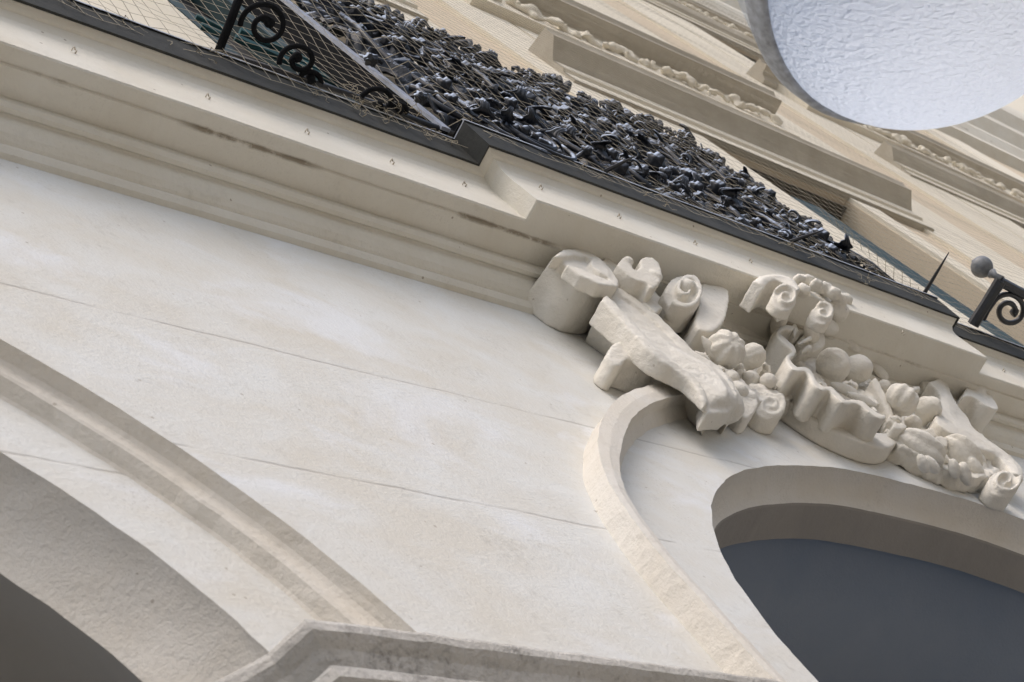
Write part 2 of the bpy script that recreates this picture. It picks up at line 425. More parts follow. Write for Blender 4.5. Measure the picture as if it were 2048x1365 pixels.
# --- raised scrolling surround of the right arch
so = sc([(540, 50), (480, 56), (420, 70), (350, 92), (300, 122), (250, 172), (220, 232), (207, 300), (212, 375), (240, 450), (275, 520), (340, 620), (430, 740), (520, 848), (640, 980), (790, 1146), (940, 1310)], .463, 1100, 740)
si = sc([(550, 90), (490, 97), (410, 120), (340, 158), (290, 208), (262, 265), (258, 332), (275, 395), (300, 452), (340, 530), (385, 600)], .463, 1100, 740)
HY = -.052
Po = spline([Py(u, v, HY) for u, v in so], 6)
Po.append(Po[-1] + Vector((-.06, 0, -.4)))
Pi = []
for i, p in enumerate(Po):
    t = (Po[min(i + 1, len(Po) - 1)] - Po[max(i - 1, 0)]).normalized(); n = Vector((-t.z, 0, t.x))
    wdt = .050 if i < 40 else max(.03, .050 - (i - 40) * .001)
    Pi.append(p - n * wdt if False else p + n * wdt)
foot = [Vector((p.x - .004, .0, p.z)) for p in Po]
foot2 = [Vector((p.x + (p.x - q.x) * .10, .001, p.z + (p.z - q.z) * .10)) for p, q in zip(Po, Pi)]
mid = [Vector((p.x + (p.x - q.x) * .03, HY * .55, p.z + (p.z - q.z) * .03)) for p, q in zip(Po, Pi)]
lines = [foot2, mid, Po, [Vector((p.x, HY - .002, p.z)) for p in [a_.lerp(b_, .5) for a_, b_ in zip(Po, Pi)]], Pi,
         [Vector((q.x + (q.x - p.x) * .05, HY * .5, q.z + (q.z - p.z) * .05)) for p, q in zip(Po, Pi)], [Vector((q.x + (q.x - p.x) * .5, .001, q.z + (q.z - p.z) * .5)) for p, q in zip(Po, Pi)]]
lines = [[jit(p, .0025) for p in l] for l in lines]
a = MB(); a.loft(lines); a.build('arch_surround', M_ARCH, B)
lr = [[Vector((2 * xm - p.x, p.y, p.z)) for p in l] for l in lines]
a = MB(); a.loft(lr); a.build('arch_surround', M_ARCH, B)
# --- cornice, profile (y, z) from wall to flashing
def Z(r, y): return 1.6 + r * (1 + y)
prof_low = [(0, 4.772), (-.012, 4.776), (-.020, 4.789), (-.021, 4.797), (-.028, 4.800), (-.040, 4.808), (-.052, 4.822), (-.060, 4.840), (-.064, 4.846), (-.068, 4.841), (-.078, 4.840), (-.086, 4.848), (-.087, 4.862), (-.086, 4.881)]
prof_sof = [(-.080, 4.876), (-.143, 4.878), (-.146, 4.882), (-.1465, 4.886), (-.150, 4.886), (-.178, 4.884), (-.182, 4.888), (-.183, 4.93), (-.183, 5.00), (-.184, 5.03), (-.188, 5.05), (-.197, 5.066), (-.199, 5.070), (-.206, 5.071), (-.212, 5.076), (-.220, 5.082)]
def extr(profile, x0, x1, name, mat, seg=.06, jy=.0015, smooth=False, extra=0.0):
    n = max(2, int((x1 - x0) / seg)); L = []
    for (y, z) in profile:
        l = []
        for i in range(n + 1):
            x = x0 + (x1 - x0) * i / n
            k = noise.noise(Vector((x * 3, y * 20, z * 9))); k2 = noise.noise(Vector((x * 14, y * 30, z * 9 + 4)))
            l.append(Vector((x, y + (k + k2 * .6) * jy, z + (k2 + k * .6) * jy)))
        L.append(l)
    a = MB(); a.loft(L); return a
a = extr(prof_low, XL, XR, '', None, .05, .0018); a.build('bed_moulding', M_CORN, B, smooth=False)
XC0, XC1, DY = 3.004, 4.905, -.052
def ressaut(profile, skip):
    """profile run left at y, stepping out by DY between XC0 and XC1; the step turns with mitred returns"""
    L = []
    for i, (y, z) in enumerate(profile):
        yo = y + (DY if i >= skip else 0)
        back = -(y + .183) if i >= skip else 0
        l = []
        def P(x, yv):
            k = noise.noise(Vector((x * 3, yv * 20, z * 9))); k2 = noise.noise(Vector((x * 14, yv * 30, z * 9 + 4)))
            l.append(Vector((x, yv + (k + k2 * .6) * .0016, z + (k2 + k * .6) * .0016)))
        n = 110
        x0 = XC0 - back; x1 = XC1 + back
        for k in range(n + 1): P(XL + (x0 - XL) * k / n, y)
        for k in range(1, 5): P(x0, y + (yo - y) * k / 4)
        for k in range(1, 41): P(x0 + (x1 - x0) * k / 40, yo)
        for k in range(1, 5): P(x1, yo + (y - yo) * k / 4)
        for k in range(1, n + 1): P(x1 + (XR - x1) * k / n, y)
        L.append(l)
    return L
L = ressaut(prof_sof, 4)
a = MB(); a.loft(L); a.build('cornice', M_CORN, B)
fl = [(-.2195, 5.079), (-.2255, 5.077), (-.2262, 5.085), (-.2330, 5.195), (-.2330, 5.203), (-.229, 5.206), (-.05, 5.215), (.05, 5.22)]
L = ressaut(fl, 0)
a = MB(); a.loft(L[:6]); a.build('flashing', M_PLATE, B)
a = MB(); a.loft(L[5:]); a.build('balcony_floor', M_CORN, B)
a = MB(); a.loft([[p + Vector((0, -.004, -.004)) for p in L[3]], [p + Vector((0, -.004, .005)) for p in L[3]], [p + Vector((0, .006, .007)) for p in L[3]]]); a.build('flashing_lip', M_LIP, B)
# --- capital under the spandrel
def foot_poly(o):
    # footprint of the capital seen from above: front edge runs along the wall, left end turns into the arch
    return [Vector((1.20 - .95 * o, .30, 0)), Vector((1.372 - .9 * o, .05 - .3 * o, 0)), Vector((1.424 - 1.0 * o, .002 - .3 * o, 0)), Vector((1.450 - .8 * o, -.052 - o, 0)),
            Vector((2.385 + .8 * o, -.052 - o, 0)), Vector((2.42 + o, .02, 0)), Vector((2.44 + o, .30, 0))]
cp = [(-.052, 3.206), (-.010, 3.205), (.0, 3.200), (.002, 3.192), (.0, 3.180), (-.006, 3.174), (-.016, 3.166), (-.024, 3.154), (-.030, 3.146), (-.024, 3.142), (-.022, 3.136), (-.023, 3.120), (-.032, 3.114), (-.040, 3.104), (-.042, 3.094), (-.032, 3.086), (-.031, 3.066), (-.047, 3.055), (-.047, 0)]
a = MB(); L = []
for o_, z in cp:
    q = resample([Vector((p.x, p.y, z)) for p in foot_poly(o_)], .03) if False else None
    P = foot_poly(o_); l = []
    cnt = (6, 6, 5, 44, 5, 8)
    for k, c in enumerate(cnt):
        for i in range(c): l.append(P[k].lerp(P[k + 1], i / c))
    l.append(P[-1])
    l = [Vector((p.x, p.y, z)) + noise.noise_vector(Vector((p.x, p.y, z)) * 22) * .0016 for p in l]
    L.append(l)
a.loft(L)
a.build('capital', M_CAP, B)

# ------------------------------------------------------------------ carved keystone and its consoles
def c3(L): return [(a_ / 3.033 + 1050, b_ / 3.033 + 450) for a_, b_ in L]
def c4(L): return [(a_ / 2.905 + 1500, b_ / 2.905 + 540) for a_, b_ in L]
def pxspline(P, n=5, closed=False):
    Q = [Vector((p[0], p[1], 0)) for p in P]
    if closed: Q.append(Q[0].copy())
    r = [(p.x, p.y) for p in spline(Q, n)]
    return r[:-1] if closed else r
def front(outline, y, tilt=True, k=1.0):
    cu = sum(p[0] for p in outline) / len(outline); cv = sum(p[1] for p in outline) / len(outline)
    o = Py(cu, cv, y); n = Vector((TILT.x * k, TILT.y, TILT.z * k)).normalized() if tilt else Vector((0, -1, 0))
    return [Pt(u, v, o, n) for u, v in outline]
def ext(A, outline, y, yb=0.0, tilt=True, k=1.0, grow=0.0):
    F = front(outline, y, tilt, k); c = sum(F, Vector()) / len(F)
    Bk = [Vector((c.x + (p.x - c.x) * (1 + grow), yb, c.z + (p.z - c.z) * (1 + grow))) for p in F]
    A.prism(F, Bk); return F
def ribbon(A, rows, yb=0.0, n=5, bulge=0.0, under=0.0):
    Lq = spline([Py(r[0], r[1], r[4]) for r in rows], n); Rq = spline([Py(r[2], r[3], r[4]) for r in rows], n)
    nn_ = len(Lq)
    M = [a_.lerp(b_, .5) + Vector((0, -.006 - bulge * math.sin(math.pi * min(1, i_ / nn_ * 1.15)) * (i_ / nn_), 0)) for i_, (a_, b_) in enumerate(zip(Lq, Rq))]
    Lb = [Vector((p.x + (q.x - p.x) * under, yb, p.z + (q.z - p.z) * under)) for p, q in zip(Lq, Rq)]; Rb = [Vector((p.x, yb, p.z)) for p in Rq]
    A.loft([Lq, M, Rq, Rb, Lb], closed_section=True, caps=True)
def spiral(cx, cy, rx, ry, a0, turns, d=1, w0=.42, w1=.25, n=44, shrink=.80):
    o, i_ = [], []
    for k in range(n + 1):
        t = k / n; a_ = a0 + d * turns * 2 * math.pi * t; rr = 1 - shrink * t
        ww = (w0 * (1 - t) + w1 * t) * .5
        o.append((cx + rx * rr * math.cos(a_), cy + ry * rr * math.sin(a_)))
        ri = max(.02, rr - ww)
        i_.append((cx + rx * ri * math.cos(a_), cy + ry * ri * math.sin(a_)))
    return o + i_[::-1]
def circ(cx, cy, rx, ry, n=26, rot=0, lob=0, amp=0, ph=0):
    r_ = []
    for k in range(n):
        a_ = 2 * math.pi * k / n; q = 1 + amp * math.cos(lob * a_ + ph)
        x_, y_ = rx * q * math.cos(a_), ry * q * math.sin(a_)
        r_.append((cx + x_ * math.cos(rot) - y_ * math.sin(rot), cy + x_ * math.sin(rot) + y_ * math.cos(rot)))
    return r_
def part(A, name, parent, voxel=.0045, smooth=3, disp=.0035, sc_=.018, mat=None, origin=None, rem=True):
    c = sum(A.v, Vector()) / len(A.v)
    o = A.build(name, mat or M_ORN, parent, smooth=True, recalc=True, origin=c)
    return soften(o, voxel, smooth, disp, sc_, rem)
def volute(A, cx, cy, r, y, yb=0.0, a0=0, turns=1.5, d=1, ry=None, w0=.42, body=.93, rec=.012, k=1.0):
    ry = ry or r
    o = circ(cx, cy, r * body, ry * body)
    F = front(o, y, True, k)
    Fr = [p + Vector((0, rec, 0)) for p in F]
    A.prism(Fr, [Vector((p.x, yb, p.z)) for p in F])
    cc = Py(cx, cy, y); n = Vector((TILT.x * k, TILT.y, TILT.z * k)).normalized()
    sp = [Pt(u, v, cc, n) for u, v in spiral(cx, cy, r, ry, a0, turns, d, w0)]
    A.prism(sp, [Vector((p.x, p.y + rec + .02, p.z)) for p in sp])
K = empty('keystone_carving', (3.9, -.05, 4.6), None, None, None, B)
# left console: rolled block
A = MB()
oc = pxspline(c3([(175, 190), (235, 145), (335, 138), (405, 165), (475, 215), (530, 270), (574, 342), (566, 372), (450, 358), (340, 305), (250, 240)]), 3, True)
F = front(oc, -.142, False); c = sum(F, Vector()) / len(F)
bk = []
for p in F:
    bk.append(Vector((p.x - .012, 0.0, p.z + .012)))
A.prism(F, bk)
# swelling left flank
A.sphere(Py(1150, 560, -.07), (.085, .07, .10), 24, 14)
rim = c3([(175, 190), (235, 145), (335, 138), (405, 165), (475, 215), (530, 270), (574, 342), (566, 372), (450, 358), (340, 305), (250, 240), (300, 250), (400, 290), (500, 330), (520, 310), (480, 262), (430, 225), (380, 190), (345, 190), (300, 180), (250, 190)])
fr = front(rim, -.156, False); A.prism(fr, [Vector((p.x, -.12, p.z)) for p in fr])
tg = pxspline(c3([(395, 235), (410, 205), (440, 198), (475, 225), (505, 270), (515, 305), (490, 305), (440, 275)]), 3, True)
fr = front(tg, -.159, False); A.prism(fr, [Vector((p.x, -.12, p.z)) for p in fr])
part(A, 'console', K, .004, 9, .005, .03)
# strap falling from the console to the curl on the arch surround
A = MB()
ribbon(A, [(1205, 604, 1238, 580, -.120), (1248, 650, 1290, 618, -.112), (1290, 695, 1333, 655, -.105), (1313, 716, 1362, 686, -.100), (1345, 737, 1390, 712, -.098), (1378, 755, 1432, 738, -.098), (1402, 778, 1458, 765, -.094), (1413, 798, 1475, 796, -.088), (1413, 812, 1476, 810, -.080), (1406, 830, 1470, 825, -.062), (1398, 845, 1462, 838, -.040), (1388, 858, 1450, 848, 0)], 0, 5, .03, .38)
ribbon(A, [(1203, 600, 1213, 590, -.134), (1248, 646, 1259, 636, -.128), (1290, 692, 1302, 683, -.121), (1322, 722, 1333, 712, -.114), (1352, 742, 1362, 734, -.108), (1378, 760, 1387, 753, -.105), (1399, 785, 1409, 780, -.100), (1409, 812, 1418, 810, -.086)], -.07)
ribbon(A, [(1228, 582, 1236, 574, -.132), (1282, 618, 1290, 610, -.124), (1326, 656, 1334, 648, -.117), (1356, 686, 1364, 678, -.112), (1382, 712, 1390, 704, -.106), (1428, 740, 1436, 733, -.104), (1454, 768, 1462, 764, -.100), (1470, 798, 1477, 797, -.090)], -.07)
ext(A, [(1410, 786), (1474, 786), (1475, 810), (1456, 824), (1414, 826)], -.076, -.028, False); A.sphere(Py(1438, 806, -.050), (.060, .046, .060), 24, 14); A.sphere(Py(1432, 775, -.055), (.045, .040, .045), 24, 14)
part(A, 'strap', K, .004, 7, .005, .03)
A = MB()
ribbon(A, [(1204, 522, 1216, 512, -.150), (1240, 556, 1252, 545, -.142), (1280, 598, 1292, 586, -.134), (1312, 628, 1326, 617, -.128)])
ribbon(A, [(1222, 522, 1230, 515, -.140), (1262, 560, 1274, 550, -.132), (1305, 600, 1316, 590, -.125), (1335, 630, 1350, 622, -.118)])
part(A, 'fillet', K, .004, 2, .003)
# faceted knob on the wall
A = MB()
kb = pxspline(c3([(505, 775), (530, 722), (600, 700), (690, 712), (760, 750), (825, 808), (810, 832), (720, 825), (620, 810), (590, 850), (545, 850), (510, 810)]), 2, True)
ext(A, kb, -.083, 0.0, True, .6, .0)
part(A, 'knob', K, .004, 6, .005)
# palmette leaf
A = MB()
ext(A, pxspline(c3([(560, 245), (585, 205), (622, 190), (652, 212), (655, 255), (675, 270), (700, 250), (700, 210), (740, 190), (790, 208), (825, 255), (833, 320), (800, 370), (765, 385), (735, 350), (680, 335), (620, 300)]), 3, True), -.186, -.12, True, .5)
for (u, v, r) in ((625, 225, 28), (765, 240, 45), (790, 310, 38)):
    q = c3([(u, v)])[0]; A.sphere(Py(q[0], q[1], -.184), (wpx(*q, -.18, r / 3.03) * 1.3, .014, wpx(*q, -.18, r / 3.03) * 1.3), 14, 9)
part(A, 'leaf', K, .004, 3, .003)
# large volute with its little inner curl
A = MB()
volute(A, 1375, 575, 40, -.182, -.085, R(140), 1.35, -1, 43, .46, .92, .022, .6)
q = c3([(985, 395)])[0]; A.sphere(Py(q[0] - 2, q[1] + 1, -.168), (.024, .03, .022), 16, 10)
q = c3([(870, 430)])[0]; volute(A, q[0], q[1], 14, -.150, -.06, R(30), 1.1, 1)
part(A, 'volute', K, .004, 3, .003)
# block and sweeping flank of the keystone
A = MB()
ext(A, pxspline([(1404, 566), (1448, 574), (1459, 590), (1455, 622), (1446, 646), (1420, 664), (1392, 650), (1398, 610)], 3, True), -.158, -.05, True, .3)
ribbon(A, [(1508, 560, 1534, 572, -.215), (1499, 592, 1536, 602, -.165), (1478, 620, 1532, 632, -.125), (1445, 642, 1528, 662, -.098), (1428, 664, 1524, 694, -.070), (1425, 690, 1522, 725, -.040)])
part(A, 'flank', K, .005, 3, .0035)
# crown of scrolls breaking over the cornice
A = MB()
volute(A, 1574, 590, 27, -.262, -.205, R(-150), 1.4, 1, 27, .5, .9, .012)
ribbon(A, [(1506, 562, 1528, 577, -.245), (1522, 552, 1536, 566, -.250), (1545, 549, 1550, 561, -.255), (1572, 552, 1567, 566, -.258), (1590, 562, 1578, 574, -.260), (1602, 580, 1588, 586, -.260)], -.17)
part(A, 'volute', K, .004, 3, .0035)
A = MB()
volute(A, 1649, 622, 25, -.245, -.19, R(-120), 1.25, 1, 22, .55, .92, .010)
for (u, v, rx, ry, y) in ((1612, 572, 26, 18, -.235), (1640, 585, 26, 17, -.235), (1665, 597, 26, 17, -.23), (1600, 600, 26, 24, -.19), (1620, 628, 26, 24, -.18), (1672, 622, 24, 20, -.215), (1688, 606, 14, 12, -.23), (1580, 640, 26, 30, -.14), (1690, 636, 16, 16, -.20)):
    k_ = wpx(u, v, y, 1); A.sphere(Py(u, v, y), (rx * k_ * 1.25, .030, ry * k_ * 1.25), 18, 10, lambda t, p: 1 + .07 * math.sin(3 * p + 2 * t))
for (u, v, rx, ry, y) in ((1598, 562, 14, 9, -.255), (1616, 563, 16, 9, -.258), (1632, 572, 14, 9, -.262), (1650, 577, 16, 9, -.258), (1668, 588, 13, 10, -.258), (1683, 600, 12, 10, -.25), (1606, 582, 12, 14, -.25)):
    k_ = wpx(u, v, y, 1); A.sphere(Py(u, v, y), (rx * k_ * 1.2, .020, ry * k_ * 1.2), 16, 9, lambda t, p: 1 + .12 * math.sin(4 * p + 3 * t))
part(A, 'crown_scroll', K, .0045, 3, .004)
# scalloped shell rim, its arc plate, ribs
A = MB()
rimo = pxspline(c4([(290, 205), (235, 262), (252, 318), (205, 318), (160, 345), (160, 385), (205, 430), (245, 470), (212, 500), (222, 545), (262, 585), (325, 590), (352, 625), (370, 665), (420, 700), (462, 700), (495, 735), (545, 775), (600, 775), (640, 785), (690, 825), (750, 862), (792, 862)]), 4)
rimi = []
for i, p in enumerate(rimo):
    a_, b_ = rimo[max(0, i - 1)], rimo[min(len(rimo) - 1, i + 1)]
    dx, dy = b_[0] - a_[0], b_[1] - a_[1]; L_ = math.hypot(dx, dy) or 1
    rimi.append((p[0] + dy / L_ * 9, p[1] - dx / L_ * 9))
n = len(rimo); Fo = []; Fi = []
for i in range(n):
    y = -.150 + .030 * (i / n); Fo.append(Py(*rimo[i], y)); Fi.append(Py(*rimi[i], y))
Bo = [Vector((p.x + .008, -.035, p.z + .008)) for p in Fo]; Bi = [Vector((p.x + .02, -.035, p.z + .02)) for p in Fi]
A.loft([Fo, Fi, Bi, Bo], closed_section=True, caps=True)
part(A, 'shell_rim', K, .0042, 2, .003)
A = MB()
fl_ = pxspline(c4([(250, 250), (225, 450), (225, 560), (330, 640), (450, 740), (560, 815), (680, 860), (800, 870), (845, 850), (800, 760), (735, 630), (640, 560), (560, 400), (500, 330), (400, 250)]), 3, True)
ext(A, fl_, -.062, 0, False)
for i in range(5):
    t = i / 4; q0 = c4([(590 + 30 * t, 690 - 60 * t)])[0]; q1 = c4([(700 + 130 * t * (1 - t) + 120 * (1 - t) * .6 + 130 * t * .2, 870 - 280 * t * .75)])[0]
    q1 = (q0[0] * .22 + q1[0] * .78, q0[1] * .22 + q1[1] * .78); A.tube([Py(*q0, -.064), Py((q0[0] + q1[0]) / 2, (q0[1] + q1[1]) / 2, -.078), Py(*q1, -.090)], [.004, .010, .007], 8)
ext(A, c4([(735, 620), (790, 720), (838, 830), (845, 870), (825, 890), (790, 800), (735, 700), (705, 640)]), -.100, 0)
ext(A, c4([(760, 640), (700, 560), (650, 480), (570, 380), (610, 370), (700, 480), (790, 600), (820, 680)]), -.075, 0)
part(A, 'shell', K, .0042, 3, .003)
A = MB()
top = pxspline(c4([(200, 712), (320, 800), (450, 882), (600, 955), (720, 1000), (800, 1008), (845, 985), (858, 955)]), 4)
low_ = pxspline(c4([(178, 728), (300, 818), (430, 902), (585, 978), (715, 1024), (800, 1032), (852, 1005), (872, 958)]), 4)
ft = [Py(u, v, -.052) for u, v in low_]; it = [Py(u - 4, v - 22, -.052) for u, v in top]
A.loft([ft, it, [Vector((p.x, 0, p.z)) for p in it], [Vector((p.x, 0, p.z)) for p in ft]], closed_section=True, caps=True)
part(A, 'arc_plate', K, .0045, 3, .0025)
# fruit: ribbed pomegranates, apples and pointed nuts
def ribbed(nl, amp): return lambda t, p: 1 + amp * abs(math.cos(nl * p / 2)) * math.sin(t) - .16 * math.exp(-(t / .28) ** 2)
AXC = (-AZ).normalized()
def fruit(u, v, r, y, kind, label=None, stretch=1.0, pole=None):
    A = MB(); c_ = Py(u, v, y); k_ = wpx(u, v, y, 1) * r
    pz = (pole or Vector((-.25, -.75, -.45))).normalized(); px_ = pz.cross(Vector((0, 0, 1))).normalized(); py_ = pz.cross(px_)
    ph_ = u * .37
    fn = {'ribbed': ribbed(8, .24), 'plain': lambda t, p: 1 - .16 * math.exp(-(t / .30) ** 2) + .035 * math.sin(3 * p + 4 * t + ph_) + .03 * math.sin(5 * t + 2 * p + ph_ * 2), 'nut': lambda t, p: 1 + .28 * math.exp(-(t / .30) ** 2) - .05 * math.exp(-((p % math.pi - 1.57) / .12) ** 2), 'seam': lambda t, p: 1 + .22 * math.exp(-(t / .25) ** 2) + .03 * math.sin(9 * p)}[kind]
    A.sphere(c_, (k_, k_, k_ * stretch), 40, 24, fn, (px_, py_, pz))
    A.tube([c_ + Vector((0, k_ * .3, 0)), Vector((c_.x, -.01, c_.z))], k_ * .62, 12)
    if kind == 'plain' or kind == 'ribbed':
        tp = c_ + pz * k_ * .86
        for j in range(6):
            a_ = j * math.pi / 3; A.sphere(tp + (px_ * math.cos(a_) + py_ * math.sin(a_)) * k_ * .17, k_ * .085, 8, 6)
    o = part(A, 'fruit', K, .0036, 2, .0035, .014)
    if label: o['label'] = label
    return o
fruit(1452, 699, 34, -.125, 'ribbed', 'ribbed round fruit with a dimpled end')
fruit(1505, 712, 26, -.105, 'seam', None, 1.1, Vector((.9, -.4, .1)))
fruit(1666, 730, 35, -.125, 'plain', 'smooth round fruit in the shell')
fruit(1716, 738, 29, -.118, 'nut', 'pointed nut with a seam', 1.05, Vector((.95, -.35, .05)))
fruit(1680, 682, 22, -.135, 'plain', None, 1.1, Vector((.8, -.6, .1)))
fruit(1803, 800, 29, -.120, 'ribbed', 'pomegranate with a toothed crown', 1.0, Vector((.6, -.75, .3)))
fruit(1857, 817, 25, -.105, 'plain', None, 1.15, Vector((.4, -.5, -.6)))
fruit(1768, 773, 14, -.10, 'plain')
fruit(1826, 848, 18, -.07, 'plain')
fruit(1536, 763, 17, -.08, 'seam', None, 1.0, Vector((.6, -.5, -.4)))
fruit(1497, 755, 13, -.085, 'plain')
# carved bed behind the fruit
for pl, y_ in (([(1396, 655), (1470, 640), (1540, 655), (1590, 700), (1590, 790), (1555, 800), (1480, 800), (1440, 750), (1400, 700)], -.062), ([(1740, 740), (1810, 760), (1900, 800), (1960, 870), (2010, 930), (1960, 955), (1880, 930), (1800, 890), (1770, 850)], -.052), ([(1560, 640), (1620, 640), (1690, 650), (1760, 690), (1720, 740), (1640, 760), (1580, 700)], -.090)):
    A = MB(); ext(A, pxspline(pl, 4, True), y_, 0, False)
    o = part(A, 'carved_bed', K, .005, 2, .035, .035)
# leaves and buds
def leafp(name, outline, y, yb=0, veins=(), k=1.0, sm=3):
    A = MB(); ext(A, pxspline(outline, 3, True), y, yb, True, k)
    cc = sum((Vector((p[0], p[1], 0)) for p in outline), Vector()) / len(outline)
    for (u0, v0, u1, v1) in veins:
        A.tube([Py(u0, v0, y - .002), Py((u0 + u1) / 2, (v0 + v1) / 2, y - .010), Py(u1, v1, y - .002)], [.004, .008, .003], 8)
    return part(A, name, K, .004, sm, .0035)
leafp('leaf', c3([(985, 550), (1030, 540), (1070, 580), (1110, 640), (1105, 700), (1090, 740), (1040, 700), (1005, 650), (985, 600)]), -.105, -.01)
leafp('leaf', c3([(975, 660), (1010, 650), (1050, 700), (1105, 755), (1110, 800), (1040, 770), (985, 720)]), -.085, -.01)
leafp('leaf', c4([(270, 420), (360, 330), (420, 345), (440, 400), (430, 445), (350, 480), (305, 470)]), -.130, -.04, ((1595, 690, 1645, 665),))
leafp('leaf', c3([(1150, 850), (1190, 850), (1290, 910), (1350, 960), (1400, 1030), (1418, 1090), (1370, 1160), (1330, 1170), (1290, 1090), (1230, 980)]), -.075, 0, ((1440, 745, 1485, 800), (1460, 745, 1505, 790)))
for (u, v, r, y) in ((1290, 1010, 62, -.07), (1350, 1060, 66, -.062), (1370, 940, 50, -.06), (1250, 940, 48, -.08), (1290, 890, 30, -.085)):
    A = MB(); q = c3([(u, v)])[0]; k_ = wpx(*q, y, r / 3.03); A.sphere(Py(*q, y), (k_ * 1.15, .024, k_ * 1.15), 18, 11); A.tube([Py(*q, y), Vector((Py(*q, y).x, 0, Py(*q, y).z))], k_ * .7, 12)
    part(A, 'berry', K, .004, 2, .004)
A = MB(); q = c3([(1495, 1085)])[0]
volute(A, q[0], q[1], 33, -.066, 0, R(-60), 1.6, 1, 29, .5, .95, .006)
volute(A, q[0] - 22, q[1] - 12, 20, -.060, 0, R(-60), 1.2, 1, 18, .5, .95, .006)
part(A, 'bud', K, .004, 3, .003)
def blob(A, u, v, y, ru, rv, rot, fn=None, depth=.8):
    k_ = wpx(u, v, y, 1); c_, s_ = math.cos(R(rot)), math.sin(R(rot))
    a1 = AX * c_ + AY * s_; a2 = AX * -s_ + AY * c_
    A.sphere(Py(u, v, y), (k_ * rv, k_ * rv * depth, k_ * ru), 36, 22, fn, (a2, AZ, a1))
def petal(nl, amp, tip=.0): return lambda t, p: (1 + amp * abs(math.sin(nl * p / 2 + .35 * math.sin(3 * t)))) * (1 - .10 * math.cos(2 * t)) + tip * math.exp(-((math.pi - t) / .5) ** 2)
for (bu, bv, by, r1_, r2_, rt_, lobes) in ((1840, 898, -.060, 50, 29, 30, ((1862, 930, 22, 11, 50), (1876, 914, 24, 11, 35), (1846, 928, 20, 10, 70), (1880, 900, 18, 9, 20))), (1922, 912, -.064, 44, 30, 50, ((1930, 948, 24, 11, 75), (1950, 936, 24, 12, 55), (1954, 914, 20, 10, 40), (1908, 938, 20, 10, 80)))):
    A = MB(); blob(A, bu, bv, by, r1_, r2_, rt_, petal(6, .24)); q_ = Py(bu, bv, by); A.tube([q_, Vector((q_.x, 0, q_.z))], .030, 12)
    for (lu, lv, lr, lw, la) in lobes: blob(A, lu, lv, by + .004, lr, lw, la, petal(2, .2), 1.1)
    part(A, 'bud', K, .0036, 2, .0035)
for (u, v, ru, rv, rt, y) in ((1420, 700, 26, 9, 60, -.11), (1408, 722, 22, 9, 45, -.09), (1560, 640, 26, 12, -60, -.15), (1545, 690, 30, 8, -70, -.10), (1622, 668, 20, 12, 70, -.15), (1655, 655, 22, 14, 20, -.17), (1700, 690, 24, 8, 35, -.14), (1735, 712, 26, 8, 40, -.11), (1760, 745, 22, 8, 45, -.10), (1690, 778, 26, 8, 20, -.095), (1726, 800, 30, 7, 25, -.095), (1880, 780, 26, 9, 35, -.10), (1560, 735, 16, 12, 0, -.07), (1800, 735, 22, 8, 30, -.10)):
    A = MB(); blob(A, u, v, y, ru, rv, rt, petal(3, .2, .25), .9); part(A, 'leaf_lobe', K, .0036, 2, .003)
leafp('leaf', c4([(1000, 640), (1060, 650), (1110, 700), (1150, 740), (1130, 790), (1080, 760), (1020, 700)]), -.10, -.01)
leafp('leaf', c4([(840, 880), (900, 890), (915, 915), (880, 925), (835, 910)]), -.09, -.01)
leafp('leaf', c4([(1000, 930), (1060, 915), (1120, 940), (1155, 975), (1110, 970), (1050, 965)]), -.075, -.01)
leafp('leaf', c4([(1060, 975), (1110, 960), (1150, 985), (1145, 1030), (1110, 1010)]), -.080, -.01)
rl = random.Random(3)
for (u, v, a_, L_, y) in ((1418, 716, 40, 34, -.085), (1440, 740, 15, 30, -.085), (1480, 745, -20, 26, -.08), (1532, 735, 60, 30, -.085), (1548, 775, 20, 26, -.065), (1416, 672, 120, 30, -.11), (1590, 662, 100, 36, -.13), (1612, 700, 140, 30, -.12), (1640, 770, 30, 34, -.09), (1700, 770, 10, 34, -.09), (1776, 800, 50, 26, -.085), (1830, 780, -30, 24, -.10), (1880, 850, 60, 30, -.08), (1790, 838, 15, 30, -.08), (1902, 868, 40, 26, -.07), (1700, 652, 40, 26, -.17), (1556, 812, 25, 26, -.05)):
    t_ = R(a_); c_, s_ = math.cos(t_), math.sin(t_); w_ = L_ * .42
    o_ = [(u + c_ * q * L_ - s_ * p * w_, v + s_ * q * L_ + c_ * p * w_) for q, p in ((-.5, 0), (-.35, .6), (-.1, .55), (.0, .95), (.25, .6), (.35, .65), (.55, 0), (.35, -.65), (.25, -.6), (0, -.95), (-.1, -.55), (-.35, -.6))]
    leafp('leaf', o_, y, y + .05, ((u - c_ * L_ * .4, v - s_ * L_ * .4, u + c_ * L_ * .4, v + s_ * L_ * .4),), 1.0, 2)
